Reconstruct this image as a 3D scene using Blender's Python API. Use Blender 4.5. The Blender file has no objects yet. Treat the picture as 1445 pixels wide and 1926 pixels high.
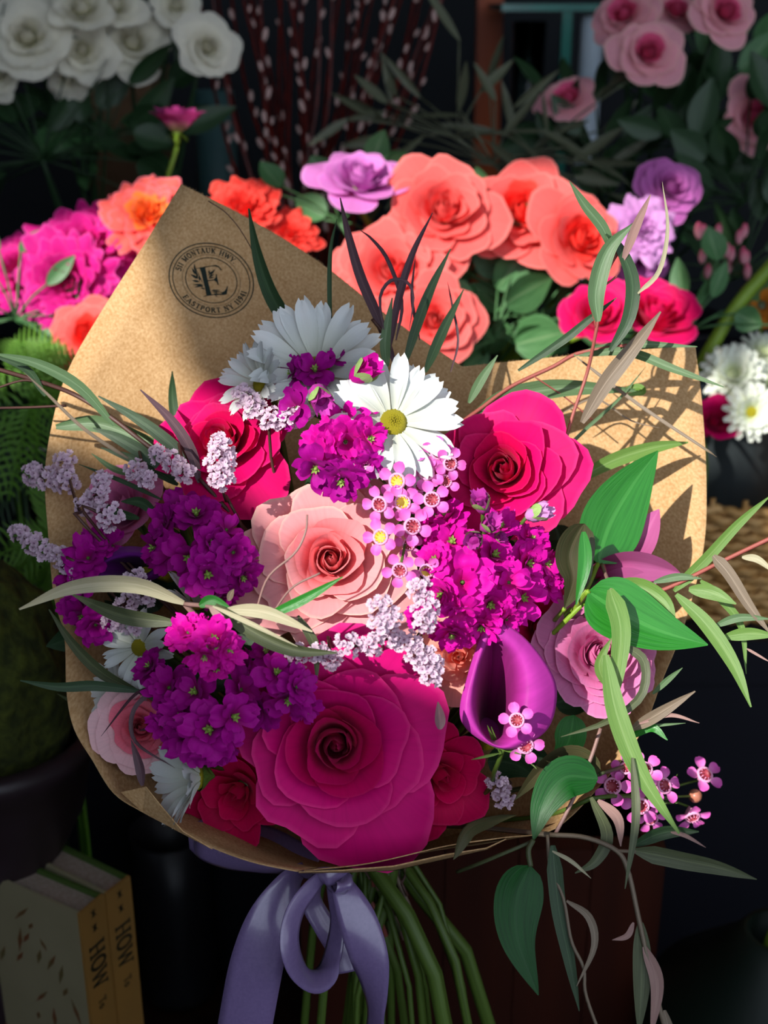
import bpy, math, random
from mathutils import Vector, Matrix, noise, geometry
from mathutils.bvhtree import BVHTree
PI = math.pi
sc = bpy.context.scene
COL = sc.collection
TH = math.radians(22.0)
FOV = math.radians(44.0)
K = 2 * math.tan(FOV / 2) / 1926
RT = Vector((1, 0, 0)); UP = Vector((0, math.sin(TH), math.cos(TH))); FW = Vector((0, math.cos(TH), -math.sin(TH)))
C0 = Vector((0, 0, 1.45))
SHELF = 0.66          # top of the low display table
TIER = 0.97           # top of the raised bench behind it

def P(px, py, d):
    """point of the place seen at photo position (px, py), d metres in front of the lens"""
    return C0 + d * (FW + (px - 722.5) * K * RT + (963 - py) * K * UP)
def CD(x, y, z):
    """direction: x right, y up, z towards the viewer"""
    return (x * RT + y * UP - z * FW).normalized()

def lin(h):
    if isinstance(h, str):
        h = tuple(int(h[i:i + 2], 16) / 255 for i in (0, 2, 4))
    return tuple((c / 12.92 if c <= 0.04045 else ((c + 0.055) / 1.055) ** 2.4) for c in h) + (1,)
def sm(a, b, x):
    t = max(0.0, min(1.0, (x - a) / (b - a))); return t * t * (3 - 2 * t)
def lerp(a, b, t): return a + (b - a) * t

# ------------------------------------------------------------------ tagging
def tag(o, label=None, cat=None, group=None, kind=None):
    if label: o['label'] = label
    if cat: o['category'] = cat
    if group: o['group'] = group
    if kind: o['kind'] = kind
    return o
def empty(name, loc, axis=None, scale=1.0, roll=0.0):
    o = bpy.data.objects.new(name, None); COL.objects.link(o)
    o.empty_display_size = 0.01
    if axis is not None:
        q = axis.to_track_quat('Z', 'Y').to_matrix().to_4x4() @ Matrix.Rotation(roll, 4, 'Z')
    else:
        q = Matrix.Rotation(roll, 4, 'Z')
    o.matrix_world = Matrix.Translation(loc) @ q @ Matrix.Scale(scale, 4)
    o['_'] = 0; del o['_']
    return o
class M:
    def __init__(s): s.v = []; s.f = []; s.uv = []; s.mi = []
    def add(s, v, f, uv=None, mi=0):
        b = len(s.v); s.v += [tuple(p) for p in v]; s.f += [tuple(i + b for i in q) for q in f]
        s.uv += (uv if uv else [(0.5, 0.5)] * len(v)); s.mi += [mi] * len(f)
    def box(s, c, d, mi=0, rot=None):
        x, y, z = d[0] / 2, d[1] / 2, d[2] / 2
        vs = [Vector((a * x, b * y, e * z)) for a in (-1, 1) for b in (-1, 1) for e in (-1, 1)]
        if rot is not None: vs = [rot @ p for p in vs]
        vs = [p + Vector(c) for p in vs]
        s.add(vs, [(0, 1, 3, 2), (4, 6, 7, 5), (0, 4, 5, 1), (2, 3, 7, 6), (0, 2, 6, 4), (1, 5, 7, 3)], None, mi)
    def tube(s, pts, r, n=7, mi=0, cap=True, samples=None):
        pts = [Vector(p) for p in pts]
        if samples: pts = smooth(pts, samples)
        m = len(pts); rs = [r(i / (m - 1)) if callable(r) else r for i in range(m)]
        t0 = (pts[1] - pts[0]).normalized()
        up = Vector((0, 0, 1)) if abs(t0.z) < .9 else Vector((1, 0, 0))
        nrm = t0.cross(up).normalized(); vs = []; uv = []
        for i, p in enumerate(pts):
            t = (pts[min(i + 1, m - 1)] - pts[max(i - 1, 0)]).normalized()
            nrm = (nrm - t * nrm.dot(t))
            nrm = nrm.normalized() if nrm.length > 1e-6 else t.orthogonal().normalized()
            b = t.cross(nrm)
            for k in range(n):
                a = 2 * PI * k / n; vs.append(p + (nrm * math.cos(a) + b * math.sin(a)) * rs[i]); uv.append((k / n, i / (m - 1)))
        fs = [(i * n + k, i * n + (k + 1) % n, (i + 1) * n + (k + 1) % n, (i + 1) * n + k) for i in range(m - 1) for k in range(n)]
        if cap: fs += [tuple(range(n))[::-1], tuple((m - 1) * n + k for k in range(n))]
        s.add(vs, fs, uv, mi)
    def lathe(s, prof, n=32, c=(0, 0, 0), mi=0, ripple=None, mat=None):
        vs = []; uv = []; m = len(prof)
        for i, (r, z) in enumerate(prof):
            for k in range(n):
                a = 2 * PI * k / n; rr = r * (1 + (ripple(a, i) if ripple else 0))
                p = Vector((rr * math.cos(a), rr * math.sin(a), z))
                if mat is not None: p = mat @ p
                vs.append(p + Vector(c)); uv.append((k / n, i / (m - 1)))
        fs = [(i * n + k, i * n + (k + 1) % n, (i + 1) * n + (k + 1) % n, (i + 1) * n + k) for i in range(m - 1) for k in range(n)]
        s.add(vs, fs, uv, mi)
    def grid(s, rows, uv=None, mi=0, close=False):
        m = len(rows); n = len(rows[0]); vs = [p for r in rows for p in r]
        if uv is None: uv = [(j / (n - 1), i / (m - 1)) for i in range(m) for j in range(n)]
        nn = n if close else n - 1
        fs = [(i * n + j, i * n + (j + 1) % n, (i + 1) * n + (j + 1) % n, (i + 1) * n + j) for i in range(m - 1) for j in range(nn)]
        s.add(vs, fs, uv, mi)
    def ball(s, c, r, nu=10, nv=7, sc3=(1, 1, 1), mi=0, q=None, bump=0, seed=0):
        vs = []; uv = []
        for i in range(nv + 1):
            th = PI * i / nv
            for k in range(nu):
                a = 2 * PI * k / nu
                p = Vector((math.sin(th) * math.cos(a) * sc3[0], math.sin(th) * math.sin(a) * sc3[1], math.cos(th) * sc3[2])) * r
                if bump: p *= 1 + bump * noise.noise(p / r * 3 + Vector((seed, seed * 2, 0)))
                if q is not None: p = q @ p
                vs.append(Vector(c) + p); uv.append((k / nu, i / nv))
        fs = [(i * nu + k, (i + 1) * nu + k, (i + 1) * nu + (k + 1) % nu, i * nu + (k + 1) % nu) for i in range(nv) for k in range(nu)]
        s.add(vs, fs, uv, mi)
    def mesh(s, name, nm=1, smooth_=True):
        me = bpy.data.meshes.new(name); me.from_pydata(s.v, [], s.f)
        uvl = me.uv_layers.new(name='uv')
        li = [0] * len(me.loops); me.loops.foreach_get('vertex_index', li)
        flat = []
        for i in li: flat += s.uv[i]
        uvl.data.foreach_set('uv', flat)
        me.polygons.foreach_set('material_index', s.mi)
        if smooth_: me.polygons.foreach_set('use_smooth', [True] * len(me.polygons))
        for _ in range(nm): me.materials.append(None)
        me.update(); return me
def smooth(pts, n):
    """n samples along a Catmull-Rom path"""
    pts = [Vector(p) for p in pts]
    if len(pts) < 3:
        return [pts[0].lerp(pts[-1], i / (n - 1)) for i in range(n)]
    e = [pts[0] * 2 - pts[1]] + pts + [pts[-1] * 2 - pts[-2]]
    out = []; m = len(pts) - 1
    for i in range(n):
        t = i / (n - 1) * m; k = min(int(t), m - 1); u = t - k
        a, b, c, d = e[k], e[k + 1], e[k + 2], e[k + 3]
        out.append(0.5 * ((2 * b) + (c - a) * u + (2 * a - 5 * b + 4 * c - d) * u * u + (3 * b - a - 3 * c + d) * u ** 3))
    return out
def put(name, me, mats, parent=None, mw=None, flat=False):
    if isinstance(me, M): me = me.mesh(name, len(mats) if isinstance(mats, (list, tuple)) else 1, not flat)
    o = bpy.data.objects.new(name, me); COL.objects.link(o)
    mats = mats if isinstance(mats, (list, tuple)) else [mats]
    for i, m in enumerate(mats):
        o.material_slots[i].link = 'OBJECT'; o.material_slots[i].material = m
    if parent is not None: o.parent = parent
    if mw is not None: o.matrix_local = mw
    return o
def loc(root, pts):
    iv = root.matrix_world.inverted(); return [iv @ Vector(p) for p in pts]
def put_world(name, m, mats, root, flat=False, under=None):
    """mesh given in world coordinates, stored in its thing's frame"""
    iv = root.matrix_world.inverted(); m.v = [tuple(iv @ Vector(p)) for p in m.v]
    return put(name, m, mats, under or root, flat=flat)

# ------------------------------------------------------------------ materials
def new_mat(name):
    m = bpy.data.materials.new(name); m.use_nodes = True; nt = m.node_tree; nt.nodes.clear()
    return m, nt, nt.nodes, nt.links
def petal_mat(name, tip, base, trans=0.3, rough=0.55, streak=0.12, edge=None, sheen=0.04, backtint=None, tb=None, spec=0.1):
    """soft petal: colour runs from the base (uv y 0) to the tip (uv y 1); lets some light through"""
    m, nt, N, L = new_mat(name)
    out = N.new('ShaderNodeOutputMaterial'); uv = N.new('ShaderNodeUVMap'); uv.uv_map = 'uv'
    sep = N.new('ShaderNodeSeparateXYZ'); L.new(uv.outputs[0], sep.inputs[0])
    cr = N.new('ShaderNodeValToRGB'); L.new(sep.outputs[1], cr.inputs[0])
    cr.color_ramp.elements[0].color = lin(base); cr.color_ramp.elements[0].position = 0.15
    cr.color_ramp.elements[1].color = lin(tip); cr.color_ramp.elements[1].position = 0.72
    if edge:
        e = cr.color_ramp.elements.new(1.0); e.color = lin(edge); e = cr.color_ramp.elements.new(0.96); e.color = lin(tip)
        cr.color_ramp.elements[1].position = 0.6
    mp = N.new('ShaderNodeMapping'); mp.inputs['Scale'].default_value = (38, 2.0, 1); L.new(uv.outputs[0], mp.inputs[0])
    nz = N.new('ShaderNodeTexNoise'); nz.inputs['Scale'].default_value = 1.0; nz.inputs['Detail'].default_value = 2; L.new(mp.outputs[0], nz.inputs[0])
    mr = N.new('ShaderNodeMapRange'); mr.inputs[3].default_value = 1 - streak; mr.inputs[4].default_value = 1 + streak; L.new(nz.outputs[0], mr.inputs[0])
    oi = N.new('ShaderNodeObjectInfo')
    mr2 = N.new('ShaderNodeMapRange'); mr2.inputs[3].default_value = 0.93; mr2.inputs[4].default_value = 1.05; L.new(oi.outputs['Random'], mr2.inputs[0])
    ml = N.new('ShaderNodeMath'); ml.operation = 'MULTIPLY'; L.new(mr.outputs[0], ml.inputs[0]); L.new(mr2.outputs[0], ml.inputs[1])
    mx = N.new('ShaderNodeVectorMath'); mx.operation = 'SCALE'; L.new(cr.outputs[0], mx.inputs[0]); L.new(ml.outputs[0], mx.inputs['Scale'])
    bs = N.new('ShaderNodeBsdfPrincipled'); bs.inputs['Roughness'].default_value = rough
    bs.inputs['Specular IOR Level'].default_value = spec
    bs.inputs['Sheen Weight'].default_value = sheen; bs.inputs['Sheen Roughness'].default_value = 0.4
    L.new(mx.outputs[0], bs.inputs['Base Color'])
    bp = N.new('ShaderNodeBump'); bp.inputs['Strength'].default_value = 0.12; bp.inputs['Distance'].default_value = 0.0006
    L.new(nz.outputs[0], bp.inputs['Height']); L.new(bp.outputs[0], bs.inputs['Normal'])
    tr = N.new('ShaderNodeBsdfTranslucent'); L.new(mx.outputs[0], tr.inputs[0])
    ms = N.new('ShaderNodeMixShader'); ms.inputs[0].default_value = trans
    L.new(bs.outputs[0], ms.inputs[1]); L.new(tr.outputs[0], ms.inputs[2]); L.new(ms.outputs[0], out.inputs[0])
    return m
def leaf_mat(name, a, b, vein=None, rough=0.45, trans=0.25, back=None, spec=0.4, streaks=24):
    m, nt, N, L = new_mat(name)
    out = N.new('ShaderNodeOutputMaterial'); uv = N.new('ShaderNodeUVMap'); uv.uv_map = 'uv'
    mp = N.new('ShaderNodeMapping'); mp.inputs['Scale'].default_value = (streaks, 2.5, 1); L.new(uv.outputs[0], mp.inputs[0])
    nz = N.new('ShaderNodeTexNoise'); nz.inputs['Scale'].default_value = 1.0; nz.inputs['Detail'].default_value = 3; L.new(mp.outputs[0], nz.inputs[0])
    cr = N.new('ShaderNodeValToRGB'); L.new(nz.outputs[0], cr.inputs[0])
    cr.color_ramp.elements[0].color = lin(a); cr.color_ramp.elements[0].position = 0.28
    cr.color_ramp.elements[1].color = lin(b); cr.color_ramp.elements[1].position = 0.68
    sep = N.new('ShaderNodeSeparateXYZ'); L.new(uv.outputs[0], sep.inputs[0])
    s1 = N.new('ShaderNodeMath'); s1.operation = 'SUBTRACT'; s1.inputs[1].default_value = 0.5; L.new(sep.outputs[0], s1.inputs[0])
    s2 = N.new('ShaderNodeMath'); s2.operation = 'ABSOLUTE'; L.new(s1.outputs[0], s2.inputs[0])
    s3 = N.new('ShaderNodeMath'); s3.operation = 'LESS_THAN'; s3.inputs[1].default_value = 0.035; L.new(s2.outputs[0], s3.inputs[0])
    s4 = N.new('ShaderNodeMath'); s4.operation = 'MULTIPLY'; s4.inputs[1].default_value = 0.45; L.new(s3.outputs[0], s4.inputs[0])
    mx = N.new('ShaderNodeMixRGB'); L.new(s4.outputs[0], mx.inputs[0]); L.new(cr.outputs[0], mx.inputs[1]); mx.inputs[2].default_value = lin(vein or b)
    col = mx.outputs[0]
    if back:
        ge = N.new('ShaderNodeNewGeometry'); m2 = N.new('ShaderNodeMixRGB'); L.new(ge.outputs['Backfacing'], m2.inputs[0])
        L.new(col, m2.inputs[1]); m2.inputs[2].default_value = lin(back); col = m2.outputs[0]
    bs = N.new('ShaderNodeBsdfPrincipled'); bs.inputs['Roughness'].default_value = rough; bs.inputs['Specular IOR Level'].default_value = spec
    L.new(col, bs.inputs['Base Color'])
    bp = N.new('ShaderNodeBump'); bp.inputs['Strength'].default_value = 0.25; bp.inputs['Distance'].default_value = 0.0006
    L.new(nz.outputs[0], bp.inputs['Height']); L.new(bp.outputs[0], bs.inputs['Normal'])
    tr = N.new('ShaderNodeBsdfTranslucent'); L.new(col, tr.inputs[0])
    ms = N.new('ShaderNodeMixShader'); ms.inputs[0].default_value = trans
    L.new(bs.outputs[0], ms.inputs[1]); L.new(tr.outputs[0], ms.inputs[2]); L.new(ms.outputs[0], out.inputs[0])
    return m
def plain(name, c, rough=0.6, c2=None, scale=30, bump=0, metal=0, spec=0.4, stretch=(1, 1, 1), detail=4, coat=0):
    m, nt, N, L = new_mat(name)
    out = N.new('ShaderNodeOutputMaterial'); bs = N.new('ShaderNodeBsdfPrincipled'); L.new(bs.outputs[0], out.inputs[0])
    bs.inputs['Roughness'].default_value = rough; bs.inputs['Metallic'].default_value = metal; bs.inputs['Specular IOR Level'].default_value = spec
    bs.inputs['Coat Weight'].default_value = coat
    bs.inputs['Base Color'].default_value = lin(c)
    tc = N.new('ShaderNodeTexCoord'); mp = N.new('ShaderNodeMapping'); mp.inputs['Scale'].default_value = stretch
    L.new(tc.outputs['Object'], mp.inputs[0])
    nz = N.new('ShaderNodeTexNoise'); nz.inputs['Scale'].default_value = scale; nz.inputs['Detail'].default_value = detail; L.new(mp.outputs[0], nz.inputs[0])
    cr = N.new('ShaderNodeValToRGB'); cr.color_ramp.elements[0].position = .35; cr.color_ramp.elements[1].position = .65
    cr.color_ramp.elements[0].color = lin(c); cr.color_ramp.elements[1].color = lin(c2 or c); L.new(nz.outputs[0], cr.inputs[0]); L.new(cr.outputs[0], bs.inputs['Base Color'])
    if bump:
        bp = N.new('ShaderNodeBump'); bp.inputs['Strength'].default_value = 1.0; bp.inputs['Distance'].default_value = bump
        L.new(nz.outputs[0], bp.inputs['Height']); L.new(bp.outputs[0], bs.inputs['Normal'])
    return m

# ------------------------------------------------------------------ petals and blooms
def rose_petal(ang, rho, H, W, curl, tip, ruf, seed, spiral=0.10, nu=13, nv=12, lean=0.0, notch=0.0, base_r=0.05, t=.5, close=0):
    m = M(); rows = []; uvs = []
    rnd = random.Random(seed); ph = rnd.uniform(0, 6.28); k1 = rnd.uniform(2.2, 4.2); asym = rnd.uniform(-.12, .12)
    for j in range(nv):
        v = j / (nv - 1); row = []
        for i in range(nu):
            u = -1 + 2 * i / (nu - 1)
            ve = v * (1 - 0.30 * abs(u) ** 2.8 + asym * u * .5 - notch * math.exp(-(u / .18) ** 2) * v)
            wf = 0.40 + 0.60 * sm(0, .55, v)
            phi = ang + u * W * wf
            g = .25 * sm(.6, 1, t)
            ex = lerp(.42, .92, sm(.05, .5, t))
            rb = base_r + (rho - base_r) * (ve ** ex); zb = H * (ve ** lerp(1.12, 1.55, sm(.2, .6, t)))
            rt = rho * (.30 * ve ** .4 + .70 * ve ** 1.9); zt = H * math.sin(min(1, ve * .98) * PI * .5)
            r = lerp(rb, rt, g); z = lerp(zb, zt, g)
            r *= 1 - close * sm(.35, 1, ve)
            r *= 1 + spiral * u * sm(0.1, .7, v)
            c = sm(.68, 1.04, ve)
            r += curl * rho * c * .6 + lean * ve * ve * rho
            z -= curl * 0.8 * max(H, .35) * c * c
            z += (.05 * u * u * ve * (1 - g * 2.2)) * rho
            pt = tip * max(0, 1 - abs(u) * 1.6) ** 1.5 * v ** 6
            r += pt * 0.7; z += pt * .25
            wv = ruf * (math.sin(k1 * u * 2.2 + ph) * .6 + noise.noise(Vector((u * 2.2 + seed, v * 1.8, seed * .37))) * 1.2) * ve ** 2.2
            r += wv; z += wv * .6
            row.append(Vector((r * math.cos(phi), r * math.sin(phi), z))); uvs.append(((u + 1) / 2, v))
        rows.append(row)
    m.grid(rows, uvs); return m
ROSE = {}
STY = {  # n petals, exponent, H0, H1, W0, W1, curl0, curl1, tip, ruffle, outer tip, centre radius
    'classic': dict(n=29, e=1.08, H0=.62, H1=.20, W0=2.3, W1=1.0, c0=.04, c1=.44, tip=.12, ruf=.034, r0=.06, sp=.17),
    'hero':    dict(n=27, e=1.06, H0=.66, H1=.18, W0=2.6, W1=1.05, c0=.05, c1=.46, tip=.12, ruf=.036, r0=.06, sp=.19),
    'many':    dict(n=44, e=1.0, H0=.58, H1=.25, W0=1.5, W1=.85, c0=.02, c1=.26, tip=.03, ruf=.022, r0=.05, sp=.12),
    'ruffled': dict(n=54, e=.85, H0=.55, H1=.20, W0=.9, W1=.50, c0=.12, c1=.45, tip=.04, ruf=.085, r0=.06, sp=.10, cl=.1),
    'cup':     dict(n=22, e=1.1, H0=.85, H1=.72, W0=1.9, W1=.95, c0=.02, c1=.22, tip=.05, ruf=.02, r0=.06, sp=.13),
    'open':    dict(n=28, e=1.05, H0=.60, H1=.22, W0=1.9, W1=.84, c0=.03, c1=.32, tip=.13, ruf=.038, r0=.06, sp=.13),
    'low':     dict(n=18, e=1.1, H0=.55, H1=.34, W0=1.6, W1=.85, c0=.02, c1=.32, tip=.07, ruf=.03, r0=.06, sp=.12),
}
def rose_meshes(style, seed):
    key = (style, seed)
    if key in ROSE: return ROSE[key]
    s = STY[style]; rnd = random.Random(seed * 77 + 5); out = []; n = s['n']
    for i in range(n):
        t = i / (n - 1); rho = (s['r0'] + (0.92 - s['r0']) * t ** s['e']) * rnd.uniform(1 - .06 * t, 1 + .05 * t)
        H = lerp(s['H0'], s['H1'], t ** 1.7) * (1 - .10 * math.exp(-(t / .12) ** 2)) * rnd.uniform(1 - .12 * t, 1 + .14 * t)
        if style == 'ruffled': H *= rnd.uniform(.85, 1.15); rho *= rnd.uniform(.9, 1.08)
        W = lerp(s['W0'], s['W1'], min(1, t * 1.5)) * rnd.uniform(.92, 1.08)
        curl = lerp(s['c0'], s['c1'], t ** 1.6) * rnd.uniform(.7, 1.3)
        ang = i * 2.39996 + rnd.uniform(-.15, .15)
        det = t > .25
        m = rose_petal(ang, rho, H, W, curl, s['tip'] * t * rnd.uniform(.3, 1.8), s['ruf'] * (.4 + t), seed * 31 + i, s['sp'] * (1.6 if t < .3 else 1) * (1 if t < .8 else .6),
                       nu=15 if W > 1.2 else 13, nv=12, notch=rnd.choice([0, 0, .05, .08]) if t > .4 else 0, base_r=.03, t=t, close=s.get('cl', .50) * (1 - sm(.10, .50, t)) + (.35 if i < 3 else 0))
        out.append(m.mesh('petal'))
    c = M(); c.lathe([(.012, -.42), (.07, -.34), (.11, -.2), (.10, -.06), (.16, .03), (.10, .05)], 12)
    for k in range(5):
        a = k * 2 * PI / 5
        for q in [0]:
            rows = [[Vector(((.10 + .30 * s_ + 0) * math.cos(a + w), (.10 + .30 * s_) * math.sin(a + w), -.02 - .22 * s_ * s_)) for w in (-(.42 * (1 - s_) + .01), 0, .42 * (1 - s_) + .01)] for s_ in [x / 6 for x in range(7)]]
            c.grid(rows)
    ROSE[key] = (out, c.mesh('calyx')); return ROSE[key]
def rose(name, px, py, rpx, d, face, style, seed, mats, label, cat='rose', group=None, stem=None, roll=0.0, smat=None, skip=(), flatten=1.0, stem_r=.0022, cal=True):
    R = rpx * K * d; ax = CD(*face)
    base = P(px, py, d) - ax * R * .42
    root = empty(name, base, ax, R, roll); tag(root, label, cat, group)
    ms, cl = rose_meshes(style, seed); n = len(ms)
    for i, me in enumerate(ms):
        if i in skip: continue
        mt = mats if not isinstance(mats, (list, tuple)) else (mats[0] if i < n * (.68 if style == 'many' else .45) else mats[1])
        o = put('petal', me, mt, root)
        if flatten != 1.0: o.scale = (1, flatten, 1)
    if cal: put('calyx', cl, smat, root)
    if stem:
        pts = [base - ax * R * .40] + stem
        m = M(); m.tube(pts, stem_r, 6, samples=14); put_world('stem', m, smat, root)
    return root

def fpetal(m, ang, r0, Ln, Wd, t0, t1, cup=0, ruf=0, seed=0, peak=.6, mi=0, nu=5, nv=6, z0=0, notch=0, c=(0, 0, 0), q=None, tipw=0.05, twist=0):
    """strip petal: leaves the centre at elevation t0 and reaches t1 at its tip"""
    rows = []; uvs = []; r = r0; z = z0; dl = Ln / (nv - 1)
    ca, sa = math.cos(ang), math.sin(ang)
    for j in range(nv):
        s = j / (nv - 1)
        el = lerp(t0, t1, s)
        if s <= peak: w = lerp(.28, 1, math.sin(s / peak * PI / 2))
        else: w = lerp(1, tipw, ((s - peak) / (1 - peak)) ** 2.6)
        w *= Wd / 2; row = []
        for i in range(nu):
            u = -1 + 2 * i / (nu - 1)
            x = r - notch * Ln * (1 - abs(u)) * s ** 4
            y = u * w; zz = z + cup * u * u * w + twist * u * w
            if ruf:
                f = ruf * Ln * noise.noise(Vector((u * 1.7 + seed * 3.1, s * 2.6, seed))) * 2 * s
                zz += f; x += f * .5
            p = Vector((x * ca - y * sa, x * sa + y * ca, zz))
            if q is not None: p = q @ p
            row.append(p + Vector(c)); uvs.append(((u + 1) / 2, s))
        rows.append(row); r += dl * math.cos(el); z += dl * math.sin(el)
    m.grid(rows, uvs, mi)

def rootm(name, px, py, rpx, d, face, label, cat, group=None, roll=0.0):
    R = rpx * K * d; r = empty(name, P(px, py, d), CD(*face), R, roll); tag(r, label, cat, group); return r

def leaf_strip(m, pts, w, prof='lance', fold=.25, twist=0.0, n=14, vn=None, roll=0.0, mi=0, nu=5, edge_wave=0):
    """leaf along a 3D path; w full width in metres"""
    pts = smooth(pts, n); rows = []; uvs = []; vn = vn or (-FW)
    for j, p in enumerate(pts):
        s = j / (n - 1); T = (pts[min(j + 1, n - 1)] - pts[max(j - 1, 0)]).normalized()
        S = T.cross(vn)
        S = S.normalized() if S.length > 1e-4 else T.orthogonal().normalized()
        Nn = S.cross(T).normalized()
        a = roll + twist * s; S2 = S * math.cos(a) + Nn * math.sin(a); N2 = Nn * math.cos(a) - S * math.sin(a)
        if prof == 'lance': h = max(.06, math.sin(PI * min(1, s * .96 + .04) ** .85)) ** .8
        elif prof == 'ovate': h = max(.03, (math.sin(PI * s ** .62)) ** .85) if s < 1 else .02
        elif prof == 'obovate': h = max(.03, (math.sin(PI * s ** 1.2)) ** .8)
        elif prof == 'blade': h = max(.05, min(1, s * 6 + .3) * (1 - s ** 3.5))
        elif prof == 'band': h = 1
        else: h = 1
        row = []
        for i in range(nu):
            u = -1 + 2 * i / (nu - 1)
            off = (abs(u) - .5) * fold * w * h * .5
            if edge_wave: off += edge_wave * w * math.sin(s * 14 + u * 2) * abs(u)
            row.append(p + S2 * u * w * h * .5 + N2 * off); uvs.append(((u + 1) / 2, s))
        rows.append(row)
    m.grid(rows, uvs, mi)
WORLD_S, SUN_S, EXPO = 1.6, 6.6, 0.0
# ------------------------------------------------------------------ palette
PM = dict(
    hot=petal_mat('hot_pink_petal', 'DE0868', 'BC0450', trans=.26, edge='E42878'),
    hero=petal_mat('crimson_pink_petal', 'CE0872', 'A00448', trans=.18, edge='DC2C80'),
    hero2=petal_mat('crimson_heart_petal', 'CC0864', 'B0044C', trans=.34, edge='D01C6C'),
    hot2=petal_mat('deep_pink_petal', 'D60656', 'B0023C', trans=.26, edge='E02468'),
    blush=petal_mat('blush_petal', 'F2A4A6', 'F27484', trans=.25, edge='F4C0B4'),
    blush_in=petal_mat('blush_heart_petal', 'F49498', 'F06070', trans=.25),
    lav=petal_mat('lavender_pink_petal', 'E080B4', 'C05090', trans=.25, edge='E894C0'),
    palep=petal_mat('pale_pink_petal', 'F4C6CC', 'E890A4', trans=.25),
    palein=petal_mat('rose_heart_petal', 'EE7C92', 'D84C70', trans=.25),
    peach=petal_mat('peach_petal', 'F8B0A0', 'F07868', trans=.3),
    coral=petal_mat('coral_petal', 'F86C68', 'E84444', trans=.26, edge='FC8C84'),
    coralr=petal_mat('red_coral_petal', 'FC483E', 'DC2018', trans=.28, edge='FF7064'),
    orange=petal_mat('orange_petal', 'FF8A3C', 'FF5C14', trans=.28, edge='FF8088'),
    orangep=petal_mat('orange_pink_petal', 'FF6C64', 'FF5424', trans=.28, edge='FF8C9C'),
    mag=petal_mat('magenta_petal', 'E02490', 'A8085C', trans=.28, edge='EC50AC'),
    cerise=petal_mat('cerise_petal', 'E81464', 'B00438', trans=.22, edge='F03C84'),
    white=petal_mat('white_rose_petal', 'F2EEDC', 'DCDCA4', trans=.3),
    mauve=petal_mat('mauve_petal', 'C468B4', '8C2C7C', trans=.25, edge='D884C8'),
    lilac=petal_mat('lilac_petal', 'DC84D0', 'B450A4', trans=.28, edge='ECA0E0'),
    lilac2=petal_mat('pale_lilac_petal', 'E0A0DC', 'B86CB4', trans=.28),
    dusty=petal_mat('dusty_pink_petal', 'F0A8B4', 'D8587C', trans=.25, edge='F2C4B8'),
    dustyin=petal_mat('dusty_rose_heart_petal', 'E8608C', 'C83068', trans=.25),
    antique=petal_mat('green_tinged_petal', 'D04C98', 'C8C880', trans=.3),
    antgreen=petal_mat('yellow_green_petal', 'D8D898', 'A8B850', trans=.3),
    daisy=petal_mat('daisy_petal', 'DCE0DE', 'CCD0C0', trans=.22, streak=.05, rough=.6),
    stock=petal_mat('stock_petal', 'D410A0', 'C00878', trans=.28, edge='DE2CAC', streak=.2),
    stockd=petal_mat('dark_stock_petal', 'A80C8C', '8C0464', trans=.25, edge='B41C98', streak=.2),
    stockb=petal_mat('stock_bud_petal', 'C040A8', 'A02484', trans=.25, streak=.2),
    wax=petal_mat('waxflower_petal', 'DC60B8', 'E884C8', trans=.2, rough=.35, streak=.06),
    limo=petal_mat('statice_petal', 'E4CCDC', 'D0B0C8', trans=.3, streak=.1),
    calla=petal_mat('calla_spathe', 'B03498', '7C1258', trans=.18, rough=.42, streak=.22, edge='C45CB0'),
    callad=petal_mat('dark_calla_spathe', '6C2080', '48104C', trans=.12, rough=.4),
    callam=petal_mat('mauve_calla_spathe', 'B45C90', '8C2C5C', trans=.2, rough=.45),
    mumw=petal_mat('white_mum_petal', 'F2F6E8', 'DCE4B0', trans=.3),
    gerb=petal_mat('orange_gerbera_petal', 'D08430', 'B46418', trans=.3),
)
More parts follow.
